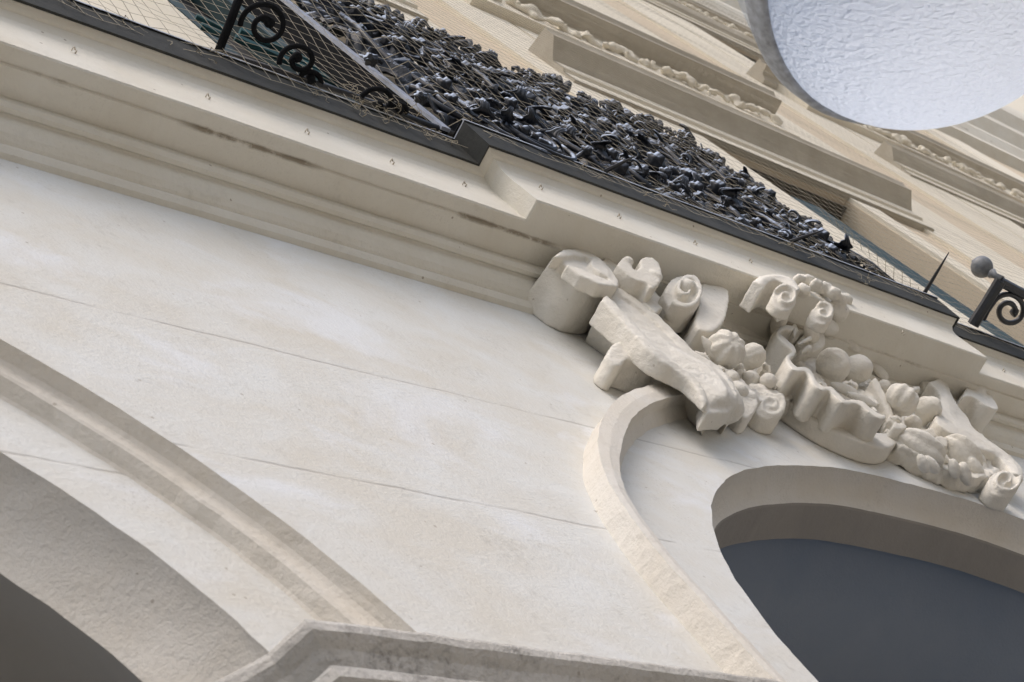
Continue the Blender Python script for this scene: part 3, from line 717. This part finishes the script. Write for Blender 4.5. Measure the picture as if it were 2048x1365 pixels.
# right hand leaf under the cornice, strap, console and lower volute
A = MB()
ribbon(A, [c4([(880, 455)])[0] + c4([(930, 470)])[0] + (-.11,), c4([(895, 520)])[0] + c4([(960, 540)])[0] + (-.105,), c4([(930, 590)])[0] + c4([(1030, 590)])[0] + (-.10,), c4([(1000, 640)])[0] + c4([(1090, 600)])[0] + (-.105,), c4([(1080, 690)])[0] + c4([(1150, 640)])[0] + (-.11,)])
ribbon(A, [c4([(730, 400)])[0] + c4([(775, 420)])[0] + (-.09,), c4([(790, 500)])[0] + c4([(840, 520)])[0] + (-.09,), c4([(850, 590)])[0] + c4([(910, 600)])[0] + (-.09,), c4([(920, 640)])[0] + c4([(1000, 640)])[0] + (-.09,)])
part(A, 'leaf', K, .004, 3, .003)
A = MB()
ribbon(A, [c4(a_)[0] + c4(b_)[0] + (y,) for a_, b_, y in (([(1040, 650)], [(1150, 625)], -.125), ([(1105, 720)], [(1160, 690)], -.115), ([(1090, 800)], [(1210, 790)], -.11), ([(1085, 880)], [(1260, 850)], -.10), ([(1150, 940)], [(1300, 915)], -.095), ([(1250, 985)], [(1370, 975)], -.09), ([(1340, 1040)], [(1475, 1050)], -.085), ([(1430, 1080)], [(1540, 1105)], -.08), ([(1490, 1130)], [(1585, 1160)], -.078), ([(1520, 1180)], [(1592, 1220)], -.076))])
q = c4([(1492, 1212)])[0]
volute(A, q[0], q[1], 33, -.080, 0, R(-20), 1.35, 1, 29, .44, .93, .016)
part(A, 'strap', K, .0045, 2, .0035)
A = MB()
o_ = pxspline(c4([(1240, 735), (1262, 680), (1300, 662), (1345, 672), (1400, 725), (1442, 790), (1436, 812), (1380, 790), (1300, 740)]), 3, True)
F = front(o_, -.130, False); A.prism(F, [Vector((p.x - .008, 0, p.z + .006)) for p in F])
q = c4([(1330, 705)])[0]; A.sphere(Py(*q, -.130), (.03, .016, .022), 16, 10)
part(A, 'console', K, .0045, 4, .005)

# ------------------------------------------------------------------ upper floors
YU = .0
def slab(name, x0, x1, y0, y1, z0, z1, mat, parent=B, label=None):
    a = MB(); a.box((x0, y0, z0), (x1, y1, z1)); o = a.build(name, mat, parent, origin=((x0 + x1) / 2, y1, z0)); 
    if label: o['label'] = label
    return o
ZB, ZTOP = 5.0, 17.6
def grid_wall(name, x0, x1, z0, z1, holes, y, mat):
    xs = sorted({x0, x1} | {h[0] for h in holes} | {h[1] for h in holes}); zs = sorted({z0, z1} | {h[2] for h in holes} | {h[3] for h in holes})
    a = MB()
    for i in range(len(xs) - 1):
        for j in range(len(zs) - 1):
            cx, cz = (xs[i] + xs[i + 1]) / 2, (zs[j] + zs[j + 1]) / 2
            if any(h[0] < cx < h[1] and h[2] < cz < h[3] for h in holes): continue
            a.add([(xs[i], y, zs[j]), (xs[i + 1], y, zs[j]), (xs[i + 1], y, zs[j + 1]), (xs[i], y, zs[j + 1])], [(0, 1, 2, 3)])
    # reveals
    for h in holes:
        d = .10 if h[0] < 3 else .32
        a.add([(h[0], y, h[2]), (h[0], y, h[3]), (h[0], y + d, h[3]), (h[0], y + d, h[2])], [(0, 1, 2, 3)])
        a.add([(h[1], y, h[2]), (h[1], y, h[3]), (h[1], y + d, h[3]), (h[1], y + d, h[2])], [(0, 1, 2, 3)])
        a.add([(h[0], y, h[3]), (h[1], y, h[3]), (h[1], y + d, h[3]), (h[0], y + d, h[3])], [(0, 1, 2, 3)])
    return a.build(name, mat, B, recalc=False)
holes = [(2.95, 4.15, 5.0, 8.25), (6.85, 8.04, 5.0, 8.25), (12.28, 13.9, 5.0, 10.3), (12.28, 13.9, 11.2, 14.35), (6.85, 8.04, 10.6, 13.2), (2.95, 4.15, 10.6, 13.2), (-1.0, .2, 5, 8.25), (18.2, 19.6, 5, 10.3), (18.2, 19.6, 11.2, 14.35)]
grid_wall('upper_wall', XL, 240.0, ZB, ZTOP, holes, YU, M_TAN)
# room backs behind the openings, teal frames, dark panes
for h in holes[1:4]:
    slab('window_soffit_shade', h[0] + .004, h[1] - .004, .03, .315, h[3] - .03, h[3] - .006, M_SOFFIT_SHADE)  # dark sheet added under the opening head in place of soffit shade
for h in holes[:7]:
    dp = .22 if h[0] < 3 else 0
    f = MB(); f.box((h[0] - .02, .34 - dp, h[2]), (h[1] + .02, .38 - dp, h[3] + .02)); pane = f.build('window_pane', M_DARK, B, origin=((h[0] + h[1]) / 2, .36, h[2]))
    f = MB()
    for x in (h[0] + .003, h[0] + .15, (h[0] + h[1]) / 2 - .03, h[1] - .15):
        f.box((x, .16 - dp * .6, h[2]), (x + .06, .335 - dp, h[3] - .004))
    for z in (h[2] + .25, h[2] + .8, h[3] - .7, h[3] - .10):
        f.box((h[0] + .004, .17 - dp * .6, z), (h[1] - .004, .33 - dp, z + .07))
    f.build('window_frame', M_TEAL, B, origin=((h[0] + h[1]) / 2, .2, h[2]))
# pale pilaster strips and architraves (proud of the tan wall)
for x0, x1, z0, z1 in ((4.20, 5.10, ZB, 17.0), (5.70, 6.33, ZB, 17.0), (6.37, 6.847, ZB, 17.0), (8.75, 9.75, ZB, 17.0), (10.6, 11.48, ZB, 17.0), (11.54, 12.277, ZB, 17.0), (14.6, 15.2, ZB, 17.0), (16.5, 17.3, ZB, 17.0), (17.36, 18.19, ZB, 17.0), (8.05, 8.30, ZB, 8.25), (1.2, 2.2, ZB, 17), (2.25, 2.94, ZB, 17), (20.5, 21.3, ZB, 17)):
    slab('pilaster', x0, x1, -.022, .002, z0, z1, M_TRIM)
# window heads: stepped lintel, frieze with swag, cornice
def garland(x0, x1, z, y, r, mat, seed):
    rnd = random.Random(seed); a = MB(); n = int((x1 - x0) / .055)
    for i in range(n):
        t = i / (n - 1); x = x0 + (x1 - x0) * t
        sag = -.05 * math.sin(math.pi * ((t * 2) % 1))
        for k in range(3):
            rr = r * rnd.uniform(.25, .75)
            a.sphere((x + rnd.uniform(-.03, .03), y + rnd.uniform(-.015, .03), z + sag + rnd.uniform(-1.3, 1.3) * r), (rr * rnd.uniform(.8, 2), rr * .7, rr), 8, 6)
    o = a.build('garland', mat, B, smooth=True, origin=((x0 + x1) / 2, y, z)); soften(o, .014, 2, .03, .05); return o
def head(x0, x1, zl, zc, yl, yc, seed, ex=0.0):
    P = [(-.0, zl), (-.035, zl), (-.035, zl + .10), (-.05, zl + .11), (-.05, zl + .20), (-.085, zl + .23), (yl, zl + .28), (yl, zl + .33), (yl - .01, zl + .36), (-.0, zl + .40)]
    a = MB(); a.loft([[Vector((x0 + (x1 - x0) * i / 20, y, z)) for i in range(21)] for y, z in P], caps=True)
    a.build('window_lintel', M_SHADE_GREY, B, origin=((x0 + x1) / 2, 0, zl))
    a = MB(); a.loft([[Vector((x0 + .004 + (x1 - x0 - .008) * i / 20, y - .003, z)) for i in range(21)] for y, z in P[1:5]], caps=False)
    a.build('window_architrave', M_TRIM, B, origin=((x0 + x1) / 2, 0, zl))
    slab('window_frieze', x0 + .12, x1 - .12, -.075, .002, zc - .42, zc - .004, M_TRIM)
    garland(x0 + .2, x1 - .2, zc - .24, -.10, .045, M_TRIM, seed)
    P = [(-.0, zc - .05), (-.06, zc - .05), (-.09, zc), (yc + .02, zc + .003), (yc, zc + .006), (yc, zc + .07), (yc - .02, zc + .10), (-.0, zc + .16)]
    a = MB(); a.loft([[Vector((x0 - .05 + (x1 - x0 + .1) * i / 20, y, z)) for i in range(21)] for y, z in P], caps=True)
    a.build('window_cornice', M_SHADE_GREY, B, origin=((x0 + x1) / 2, 0, zc))
head(5.95, 8.84, 8.26, 9.78, -.150, -.183, 3)
head(2.0, 5.05, 8.26, 9.78, -.150, -.183, 4)
head(11.0, 15.4, 10.31, 12.0, -.130, -.160, 5)
head(5.95, 8.84, 13.25, 14.6, -.10, -.13, 6)
head(11.2, 15.0, 14.36, 15.4, -.10, -.12, 7)
head(16.9, 21.0, 10.31, 12.0, -.130, -.160, 8)
# eaves
P = [(0, 15.6), (-.12, 15.7), (-.12, 15.95), (-.20, 16.15), (-.20, 16.4), (-.34, 16.6), (-.36, 16.9), (-.50, 17.1), (-.53, 17.3), (-.55, 17.9), (0, 18.1)]
a = MB(); a.loft([[Vector((XL + (240 - XL) * i / 30, y, z)) for i in range(31)] for y, z in P]); a.build('eaves', M_CORN, B)
a = MB(); a.box((XL, -.52, 18.0), (240, .5, 120)); a.build('bright_corner_block', M_TRIM, B, origin=(20, 0, 18))  # added cream block, stands in for the bright corner above the eaves
slab('shutter', 6.862, 7.14, -.016, -.006, 5.2, 7.62, M_TEAL)
slab('shutter', 4.0, 4.12, -.06, -.04, 5.2, 7.62, M_TEAL)
# ------------------------------------------------------------------ balcony railing of dense iron foliage
RY = -.262
RX0, RX1, RZ0, RZ1 = 3.00, 4.71, 5.215, 6.24
rail = empty('balcony_railing', ((RX0 + RX1) / 2, RY, RZ0), 'dense black wrought iron foliage railing with pale highlights coloured into its leaves along the middle balcony', 'railing')
def rpart(A, name, mat=M_HILIT, smooth=True, par=None, rem=False):
    c = sum(A.v, Vector()) / len(A.v); return A.build(name, mat, par or rail, smooth=smooth, origin=c)
A = MB(); A.box((RX0, RY - .012, RZ0), (RX1, RY + .022, RZ0 + .018)); rpart(A, 'bottom_rail', M_IRON, False)
A = MB(); A.box((RX0 - .02, RY - .014, RZ1 - .02), (RX1 - .1, RY + .026, RZ1 + .012)); rpart(A, 'top_rail', M_HILIT, False)
A = MB(); A.box((2.922, -.242, 5.213), (2.945, -.165, 6.9)); rpart(A, 'post', M_MATTE, False)
A = MB(); A.box((2.920, -.252, 5.213), (2.948, -.2425, 6.9)); rpart(A, 'post', simple('edge_highlight_steel', (.34, .37, .44), .5, 0, .35, 30, .2), False)  # thin pale strip carries the post's edge highlight in its colour
def barspiral(cx, cz, r, a0, turns, d, y, wv=.012, tail=None, n=40):
    pts = []
    if tail: pts += tail
    for k in range(n + 1):
        t = k / n; a_ = a0 + d * turns * 2 * math.pi * t; rr = r * (1 - .82 * t)
        pts.append(Vector((cx + rr * math.cos(a_), y, cz + rr * math.sin(a_))))
    return pts
A = MB(); GX, GZ = 190, 124; keep = {}
def rel(i, j):
    x = RX0 - .03 + (RX1 - RX0 + .03) * i / GX; z = RZ0 + (RZ1 - RZ0) * j / GZ
    n1 = noise.noise(Vector((x * 9, 0, z * 9))); n2 = noise.noise(Vector((x * 24, 5, z * 24))); n3 = abs(noise.noise(Vector((x * 15, 9, z * 15))))
    return Vector((x + n2 * .006, RY + .012 - .030 * n1 - .020 * n2 - .03 * n3, z + n1 * .006))
for i in range(GX + 1):
    for j in range(GZ + 1): A.v.append(rel(i, j))
for i in range(GX):
    for j in range(GZ):
        x = RX0 + (RX1 - RX0) * i / GX; z = RZ0 + (RZ1 - RZ0) * j / GZ
        h_ = noise.noise(Vector((x * 7.5 + 3, 2, z * 7.5))) + .55 * noise.noise(Vector((x * 17, 7, z * 17)))
        if h_ > .36 or (j > GZ - 7 and h_ > .1) or (x > 4.6 and z > 6.15 + noise.noise(Vector((x * 9, 0, 0))) * .1): continue
        b_ = i * (GZ + 1) + j; A.f.append((b_, b_ + 1, b_ + GZ + 2, b_ + GZ + 1))
o = rpart(A, 'foliage_panel', M_HILIT, False); md = o.modifiers.new('thick', 'SOLIDIFY'); md.thickness = .008
rnd = random.Random(11)
for i in range(9):
    x = RX0 + .06 + i * .21; A = MB(); pts = [Vector((x + .03 * math.sin(k * .9 + i), RY - .014 - .012 * math.sin(k * 1.3), RZ0 + k * (RZ1 - RZ0 - .03) / 9)) for k in range(10)]
    A.tube(pts, .009, 7); rpart(A, 'stem')
for i in range(52):
    cx = RX0 + .08 + (RX1 - RX0 - .16) * ((i * .618) % 1); cz = RZ0 + .07 + (RZ1 - RZ0 - .15) * ((i * .3819 + .13) % 1)
    if cx > 4.55 and cz > 6.1: continue
    A = MB(); r_ = rnd.uniform(.07, .15); d = rnd.choice((-1, 1)); a0 = rnd.uniform(0, 6.28)
    y = RY + rnd.uniform(-.030, .0)
    A.tube(barspiral(cx, cz, r_, a0, rnd.uniform(1.1, 1.7), d, y), [.007] * 30 + [.009] * 6 + [.013] * 5, 7)
    A.sphere((cx, y - .004, cz), (.018, .014, .018), 10, 7, lambda t, p: 1 + .25 * math.cos(5 * p) * math.sin(t))
    rpart(A, 'scroll')
def leafmesh(L, W, curl, lob, rnd):
    """acanthus-like leaf along +z with lobed edges; tip curls forward (-y)"""
    vs, fs = [], []; nu, nv = 12, 8
    for i in range(nu + 1):
        t = i / nu; ang = curl * t * t
        # centre line bends forward
        z = L * (math.sin(ang) / (curl * max(t, .05)) if curl * t > .2 else t) if curl > .2 else L * t
        y = -L * .45 * (1 - math.cos(ang)) - .02 * math.sin(math.pi * t)
        wd = W * (math.sin(math.pi * (t * .86 + .10)) ** .8) * (1 + .34 * math.cos(t * lob * 2 * math.pi))
        for j in range(nv + 1):
            s_ = j / nv * 2 - 1
            vs.append(Vector((s_ * wd, y + .35 * wd * (1 - abs(s_)) * -1 + .012 * math.cos(s_ * 9), z + .25 * wd * abs(s_))))
    for i in range(nu):
        for j in range(nv):
            a_ = i * (nv + 1) + j; fs.append((a_, a_ + 1, a_ + nv + 2, a_ + nv + 1))
    me = bpy.data.meshes.new('leaf'); me.from_pydata([tuple(v) for v in vs], [], fs)
    me.polygons.foreach_set('use_smooth', [True] * len(me.polygons)); me.materials.append(M_HILIT); return me
LV = [leafmesh(.17, .042, 2.6, 3, rnd), leafmesh(.13, .050, 3.4, 2, rnd), leafmesh(.21, .036, 2.0, 4, rnd), leafmesh(.10, .036, 4.2, 2, rnd)]
def inst(me, name, loc, rot, sc=1.0, par=None, thick=.005):
    o = bpy.data.objects.new(name, me); COL.objects.link(o); o.parent = par or rail
    o.location = Vector(loc) - parent_loc(par or rail); o.rotation_euler = rot; o.scale = (sc, sc * .5, sc)
    md = o.modifiers.new('thick', 'SOLIDIFY'); md.thickness = thick
    return o
cnt = 0
for i in range(99):
    fx = (i * .7548776 + .2) % 1; fz = (i * .5698403 + .4) % 1
    x = RX0 + .04 + (RX1 - RX0 - .06) * fx; z = RZ0 + .03 + (RZ1 - RZ0 - .05) * fz
    inst(LV[i % 4], 'leaf', (x, RY - .022 + rnd.uniform(-.015, .01), z), (rnd.uniform(-.12, .12), rnd.uniform(0, 6.28), rnd.uniform(-.15, .15)), rnd.uniform(.36, .72))
for i in range(70):
    fx = (i * .618034 + .5) % 1; fz = (i * .4142 + .1) % 1
    x = RX0 + .04 + (RX1 - RX0 - .06) * fx; z = RZ0 + .04 + (RZ1 - RZ0 - .06) * fz
    A = MB(); r_ = rnd.uniform(.012, .030); y = RY - .03 + rnd.uniform(-.015, .015)
    A.sphere((x, y, z), (r_, r_ * .8, r_), 14, 9, lambda t, p: 1 + .30 * math.cos(5 * p) * math.sin(t) + .12 * math.cos(6 * t))
    if i % 2:
        A.tube([Vector((x, y, z)), Vector((x + rnd.uniform(-.1, .1), RY, z + rnd.uniform(-.1, .1)))], .010, 6)
    rpart(A, 'rosette')
# crest of curled flowers along the top rail and down the end post
A = MB(); A.tube([Vector((RX1 - .005, RY + .005, RZ0 + .01)), Vector((RX1 - .015, RY + .005, RZ0 + .5)), Vector((RX1 - .02, RY + .005, RZ1 + .2))], [.018, .015, .012], 8); rpart(A, 'end_post', M_IRON)
for i in range(30):
    if i < 16: p = Vector((RX0 + .1 + i * (RX1 - RX0 - .1) / 15.5, RY - .02, RZ1 + .015 + .02 * math.sin(i * 2.1)))
    else: p = Vector((RX1 + .005, RY - .015, RZ0 + .05 + (i - 16) * (RZ1 - RZ0) / 14))
    A = MB(); big = 1.5 if i in (2, 3, 6, 10, 14, 20, 24, 27) else .8
    for k in range(5):
        a_ = k * 1.256 + i; A.tube([p, p + Vector((.02 * math.cos(a_), -.012, .022 * math.sin(a_) + .01)) * big, p + Vector((.032 * math.cos(a_), -.004, .03 * math.sin(a_) + .02)) * big, p + Vector((.022 * math.cos(a_), .010, .02 * math.sin(a_) + .026)) * big], [.006 * big, .009 * big, .008 * big, .004 * big], 6)
    A.sphere(p, .012 * big, 8, 6)
    rpart(A, 'crest_flower', M_IRON)
rnd = random.Random(21)
for (u, v, n_, rr) in ((838, 72, 13, 30), (868, 84, 13, 28), (952, 124, 9, 20), (1010, 152, 7, 14), (1060, 172, 9, 18), (1205, 232, 6, 12), (1248, 240, 13, 30), (1275, 256, 9, 22), (1366, 294, 12, 26), (1430, 340, 6, 14), (1500, 392, 8, 14), (1560, 436, 8, 16), (1704, 520, 4, 8)):
    A = MB(); c_ = Py(u, v, -.285); k_ = wpx(u, v, -.285, 1) * rr * 1.15
    for q in range(n_):
        d_ = Vector((rnd.uniform(-1, 1), rnd.uniform(-1, .3), rnd.uniform(-1, 1))).normalized() * k_; e_ = Vector((rnd.uniform(-1, 1), rnd.uniform(-1, 1), rnd.uniform(-1, 1))).normalized() * k_ * .45
        A.tube([c_, c_ + d_ * .55, c_ + d_ * .9 + e_ * .3, c_ + d_ * .8 + e_ * .9], [k_ * .16, k_ * .24, k_ * .22, k_ * .08], 6)
    A.sphere(c_, k_ * .5, 10, 7, lambda t, p: 1 + .25 * math.cos(4 * p + 3 * t))
    rpart(A, 'crest_flower', M_HILIT if rr > 15 else M_IRON)
for (u, v, ru, y) in ((1070, 196, 20, -.285), (1098, 208, 16, -.285), (1128, 232, 24, -.285), (1150, 256, 24, -.28), (1178, 278, 24, -.28), (1012, 214, 14, -.285), (905, 196, 14, -.28), (742, 120, 16, -.28), (720, 60, 14, -.28), (842, 196, 15, -.28), (960, 190, 13, -.28), (1060, 268, 18, -.27), (1300, 338, 13, -.28), (1330, 356, 14, -.28), (1400, 396, 15, -.28), (1440, 420, 13, -.275), (1480, 446, 12, -.275), (1556, 462, 16, -.27), (1250, 330, 14, -.28), (1000, 262, 14, -.27)):
    A = MB(); k_ = wpx(u, v, y, 1) * ru; c_ = Py(u, v, y)
    A.sphere(c_, (k_, k_ * .8, k_ * .9), 22, 14, lambda t, p: 1 + .16 * math.cos(6 * p + u) * math.sin(t) + .08 * math.cos(7 * t + v))
    for q in range(3): A.tube([c_, c_ + Vector((rnd.uniform(-1, 1), -.2, rnd.uniform(-1, 1))) * k_ * 1.2, c_ + Vector((rnd.uniform(-1, 1), .1, rnd.uniform(-1, 1))) * k_ * 2], [k_ * .4, k_ * .25, k_ * .1], 6)
    rpart(A, 'boss', M_HILIT2)  # pale bosses carry the larger sky highlights in their colour
# ------------------------------------------------------------------ flat scrolled grille beside it
G = empty('scroll_grille', (2.45, -.3, 5.21), 'dark iron grille of large open scrolls in front of the left balcony door', 'grille')
ZG = 5.225
def gp(u, v): return Pz(u, v, ZG)
A = MB(); A.tube([gp(436, 106), gp(462, 40), gp(500, -60)], .010, 8); A.build('bar', M_MATTE, G, smooth=True, origin=gp(436, 106))
A = MB(); A.tube([gp(436, 104), gp(700, 190), gp(925, 276)], .008, 8); A.build('bar', M_IRON, G, smooth=True, origin=gp(700, 190))
for (u, v, ru, rv, a0, tn, d) in ((530, 52, 50, 50, 180, 1.4, 1), (598, 122, 40, 36, 170, 1.2, 1), (616, 163, 27, 24, 20, 1.2, -1), (760, 205, 40, 34, 190, .8, 1), (800, 222, 18, 15, 200, 1.1, 1)):
    pts = []
    for k in range(41):
        t = k / 40; a_ = R(a0) + d * tn * 2 * math.pi * t; rr = 1 - .78 * t
        pts.append(gp(u + ru * rr * math.cos(a_), v + rv * rr * math.sin(a_)))
    A = MB(); A.tube(pts, [.0065] * 34 + [.009] * 7, 8); A.sphere(pts[-1], .013, 10, 7)
    A.build('scroll', M_MATTE, G, smooth=True, origin=gp(u, v))
A = MB()
for (a_, b_) in (((392, 34), (452, 62)), ((402, 52), (456, 76)), ((470, 75), (760, 205)), ((480, 62), (770, 190)), ((590, 120), (905, 258)), ((640, 190), (745, 235))):
    A = MB(); p, q = Py(*a_, -.02), Py(*b_, -.02); A.tube([p, q], .012, 6); tag(A.build('bar', M_TEAL2, G, origin=p), 'teal painted bar')
# ------------------------------------------------------------------ far balcony: iron arm with a knob and scroll
H = empty('iron_bracket_arm', Pz(1945, 650, 5.22), 'grey iron bracket with round knob and coiled scroll at the far right balcony', 'bracket')
ZH = 5.22
def hp(u, v): return Pz(u, v, ZH)
o0 = hp(1945, 652)
A = MB(); A.tube([hp(1946, 650), hp(1972, 608), hp(2001, 562)], [.020, .018, .020], 8); A.build('arm', M_IRON, H, smooth=False, origin=o0)
A = MB(); A.tube([hp(1999, 563), hp(2050, 590), hp(2130, 630)], .016, 8); A.build('rail_bar', M_IRON, H, origin=hp(2050, 590))
A = MB(); c0 = hp(2003, 560); c1 = Vector(c0) + Vector((0, 0, .075)); A.tube([c0, c0 + Vector((0, 0, .03)), c0 + Vector((0, 0, .045))], [.014, .010, .018], 10)
A.sphere(c1 + Vector((0, 0, .012)), (.036, .036, .036), 18, 12, lambda t, p: 1 + .05 * math.sin(2 * t)); A.sphere(c1 + Vector((0, 0, .052)), .008, 8, 6)
A.build('knob', simple('grey_painted_iron', (.20, .21, .22), .5, 0, .4, 50, .3), H, smooth=True, origin=c0)
pts = []
for k in range(47):
    t = k / 46; a_ = R(205) + 1.55 * 2 * math.pi * t; rr = 1 - .74 * t
    pts.append(hp(2018 + 36 * rr * math.cos(a_), 622 + 36 * rr * math.sin(a_)))
A = MB(); A.tube([hp(1966, 640), hp(1975, 622)] + pts, [.009] * 44 + [.014] * 5, 8); A.build('scroll', M_IRON, H, smooth=True, origin=hp(2018, 622))
# ------------------------------------------------------------------ spikes on the balcony edge
for i, (a_, b_, L) in enumerate((((1848, 588), (1898, 505), 'longest thin black spike, standing out near the right end of the balcony edge'), ((1580, 484), (1646, 461), 'thin black spike low over the right end of the iron foliage'), ((1212, 342), (1268, 314), 'short black spike in front of the middle of the iron foliage'))):
    z = 5.212; p = Pz(*a_, z)
    q = Pz(*b_, z) if i == 0 else Py(*b_, p.y - .10)
    A = MB(); A.tube([p, p.lerp(q, .5), q], [.0065, .005, .0015], 6); o = A.build('spike', M_WIRE, origin=p); tag(o, L, 'spike', 'spikes along the balcony edge')
# ------------------------------------------------------------------ net hooks on the cornice face
HK = [(143, 102), (157, 107), (411, 195), (610, 265), (780, 325), (925, 370), (1078, 376), (1235, 434), (1387, 487), (1498, 523), (1803, 668), (2005, 742)]
names = ['leftmost', 'second from the left', 'third from the left', 'fourth from the left', 'fifth from the left', 'last before the cornice steps out', 'first after the cornice steps out', 'second after the cornice steps out', 'just left of the crown of scrolls', 'close beside the crown of scrolls', 'right of the crown of scrolls', 'at the far right past the step']
for i, (u, v) in enumerate(HK):
    stepped = 6 <= i <= 10
    y = -.185 + (DY if stepped else 0)
    if i == 1: continue
    p = Py(u, v, y); A = MB()
    A.tube([p, p + Vector((0, -.006, 0)), p + Vector((.003, -.008, .004)), p + Vector((.006, -.007, .005)), p + Vector((.008, -.003, .002))], .0015, 6)
    A.tube([p + Vector((.008, .002, -.003)), p + Vector((.008, -.005, -.003))], .0018, 6)
    o = A.build('net_hook', simple('hook_metal', (.60, .54, .44), .6) if i == 0 else bpy.data.materials['hook_metal'], origin=p, smooth=True)
    tag(o, 'small wire hook in the white cornice face, ' + names[i], 'hook', 'net hooks along the cornice')
# ------------------------------------------------------------------ bird net
A = MB(); TW = .0013
def thread(pts, r=TW):
    n0 = len(A.v)
    for i, p in enumerate(pts):
        A.v += [p + Vector((r, 0, -r * .6)), p + Vector((-r, 0, -r * .6)), p + Vector((0, -r * .3, r))]
    for i in range(len(pts) - 1):
        for k in range(3):
            A.f.append((n0 + i * 3 + k, n0 + i * 3 + (k + 1) % 3, n0 + i * 3 + 3 + (k + 1) % 3, n0 + i * 3 + 3 + k))
def netp(x, s):
    """s metres along the net from the plate edge: first bulging outwards, then rising straight up"""
    st = 1 if XC0 - .02 < x < XC1 + .08 else 0
    y0 = -.236 + DY * st * 1.0
    sag = noise.noise(Vector((x * 1.7, s * 2.2, 0)))
    b = min(s / 1.1, 1.0); b = b * b * (3 - 2 * b)
    y = y0 * (1 - b) + (-.345) * b
    amp = .016 * max(0, 1 - s / 1.2) + .004
    z = 5.135 + s
    if s < .05: z = 5.135 + s
    n_ = noise.noise_vector(Vector((x * 9, s * 9, 3)))
    return Vector((x + n_.x * amp, y + n_.y * amp * .5 + sag * .012, z + n_.z * amp))
C_ = .043
NX0, NX1, NS = .6, 11.5, 8.0
ns = int(NS / C_)
nx = int((NX1 - NX0) / C_)
for i in range(nx + 1):          # upright threads
    x = NX0 + i * C_
    smax = min(NS, 1.2 + (x - NX0) * .95)
    thread([netp(x, s * C_) for s in range(int(smax / C_) + 1)])
for j in range(ns + 1):          # level threads
    s = j * C_
    x0 = NX0 + max(0, (s - 1.2) / .95)
    k0 = int((x0 - NX0) / C_)
    thread([netp(NX0 + k * C_, s) for k in range(k0, nx + 1)])
rnd = random.Random(5)
for i in range(46):              # loose twine ends and tangles along the edge
    x = rnd.uniform(1.5, 4.9) if i < 26 else rnd.uniform(2.6, 3.05); s = rnd.uniform(-.02, .03) if i < 26 else rnd.uniform(0, .18)
    p = netp(x, s); L_ = [p]
    v = Vector((rnd.uniform(-1, 1), -.3, rnd.uniform(-.6, .6)))
    for k in range(12):
        v = (v + Vector((rnd.uniform(-1, 1), rnd.uniform(-.5, .5), rnd.uniform(-1, 1))) * .8).normalized() * .012
        L_.append(L_[-1] + v)
    thread(L_, .0010)
me = mesh('bird_net', A.v, A.f, M_NET, None, False, False, origin=netp(4, 0))
tag(me, 'fine beige bird net stretched from the balcony edge up in front of the facade', 'net')
# ------------------------------------------------------------------ street lamp
LC = Vector((2.16, -1.146, 3.5)); LR = .327
lamp = empty('street_lamp', (LC.x + .3, LC.y - 1.6, 0), 'large round street lamp with pebbled white glass bowl in a grey rim, upper right', 'street lamp')
def ring(profile, c, n=72):
    vs = []; fs = []; m_ = len(profile)
    for i in range(n):
        a_ = 2 * math.pi * i / n
        for (r_, z_) in profile: vs.append(Vector((c.x + r_ * math.cos(a_), c.y + r_ * math.sin(a_), c.z + z_)))
    for i in range(n):
        for j in range(m_ - 1):
            fs.append((i * m_ + j, i * m_ + j + 1, ((i + 1) % n) * m_ + j + 1, ((i + 1) % n) * m_ + j))
    return vs, fs
BR = .972
prof = [(LR * BR, -.006)]
hh = .212
for k in range(1, 25):
    t = k / 24 * math.pi / 2; prof.append((LR * BR * math.cos(t) ** .9 + 1e-4, -.012 - hh * math.sin(t)))
vs, fs = ring(prof, LC); o = mesh('bowl', vs, fs, M_LENS, lamp, True, True, origin=LC)
prof = [(LR * .96, .03), (LR * .965, -.004), (LR * .978, -.012), (LR * .996, -.008), (LR * 1.004, .004), (LR * 1.0, .03), (LR * .985, .04)]
vs, fs = ring(prof, LC); mesh('rim', vs, fs, M_RIM, lamp, True, True, origin=LC)
prof = [(LR * .97, .036), (LR * .96, .06), (LR * .88, .12), (LR * .72, .17), (LR * .45, .205), (LR * .2, .222), (.001, .224)]
vs, fs = ring(prof, LC); mesh('upper_glass', vs, fs, M_GLOW, lamp, True, True, origin=LC)
A = MB(); A.tube([LC + Vector((0, 0, .22)), LC + Vector((.05, -.3, .42)), LC + Vector((.15, -.8, .5)), LC + Vector((.28, -1.4, .35)), LC + Vector((.3, -1.6, .0))], .035, 12)
A.build('arm', M_HOOD, lamp, smooth=True, origin=LC)
A = MB(); A.tube([Vector((LC.x + .3, LC.y - 1.6, 0)), Vector((LC.x + .3, LC.y - 1.6, .9)), Vector((LC.x + .3, LC.y - 1.6, 3.55))], [.09, .06, .045], 16); A.build('pole', M_HOOD, lamp, smooth=True, origin=(LC.x + .3, LC.y - 1.6, 0))
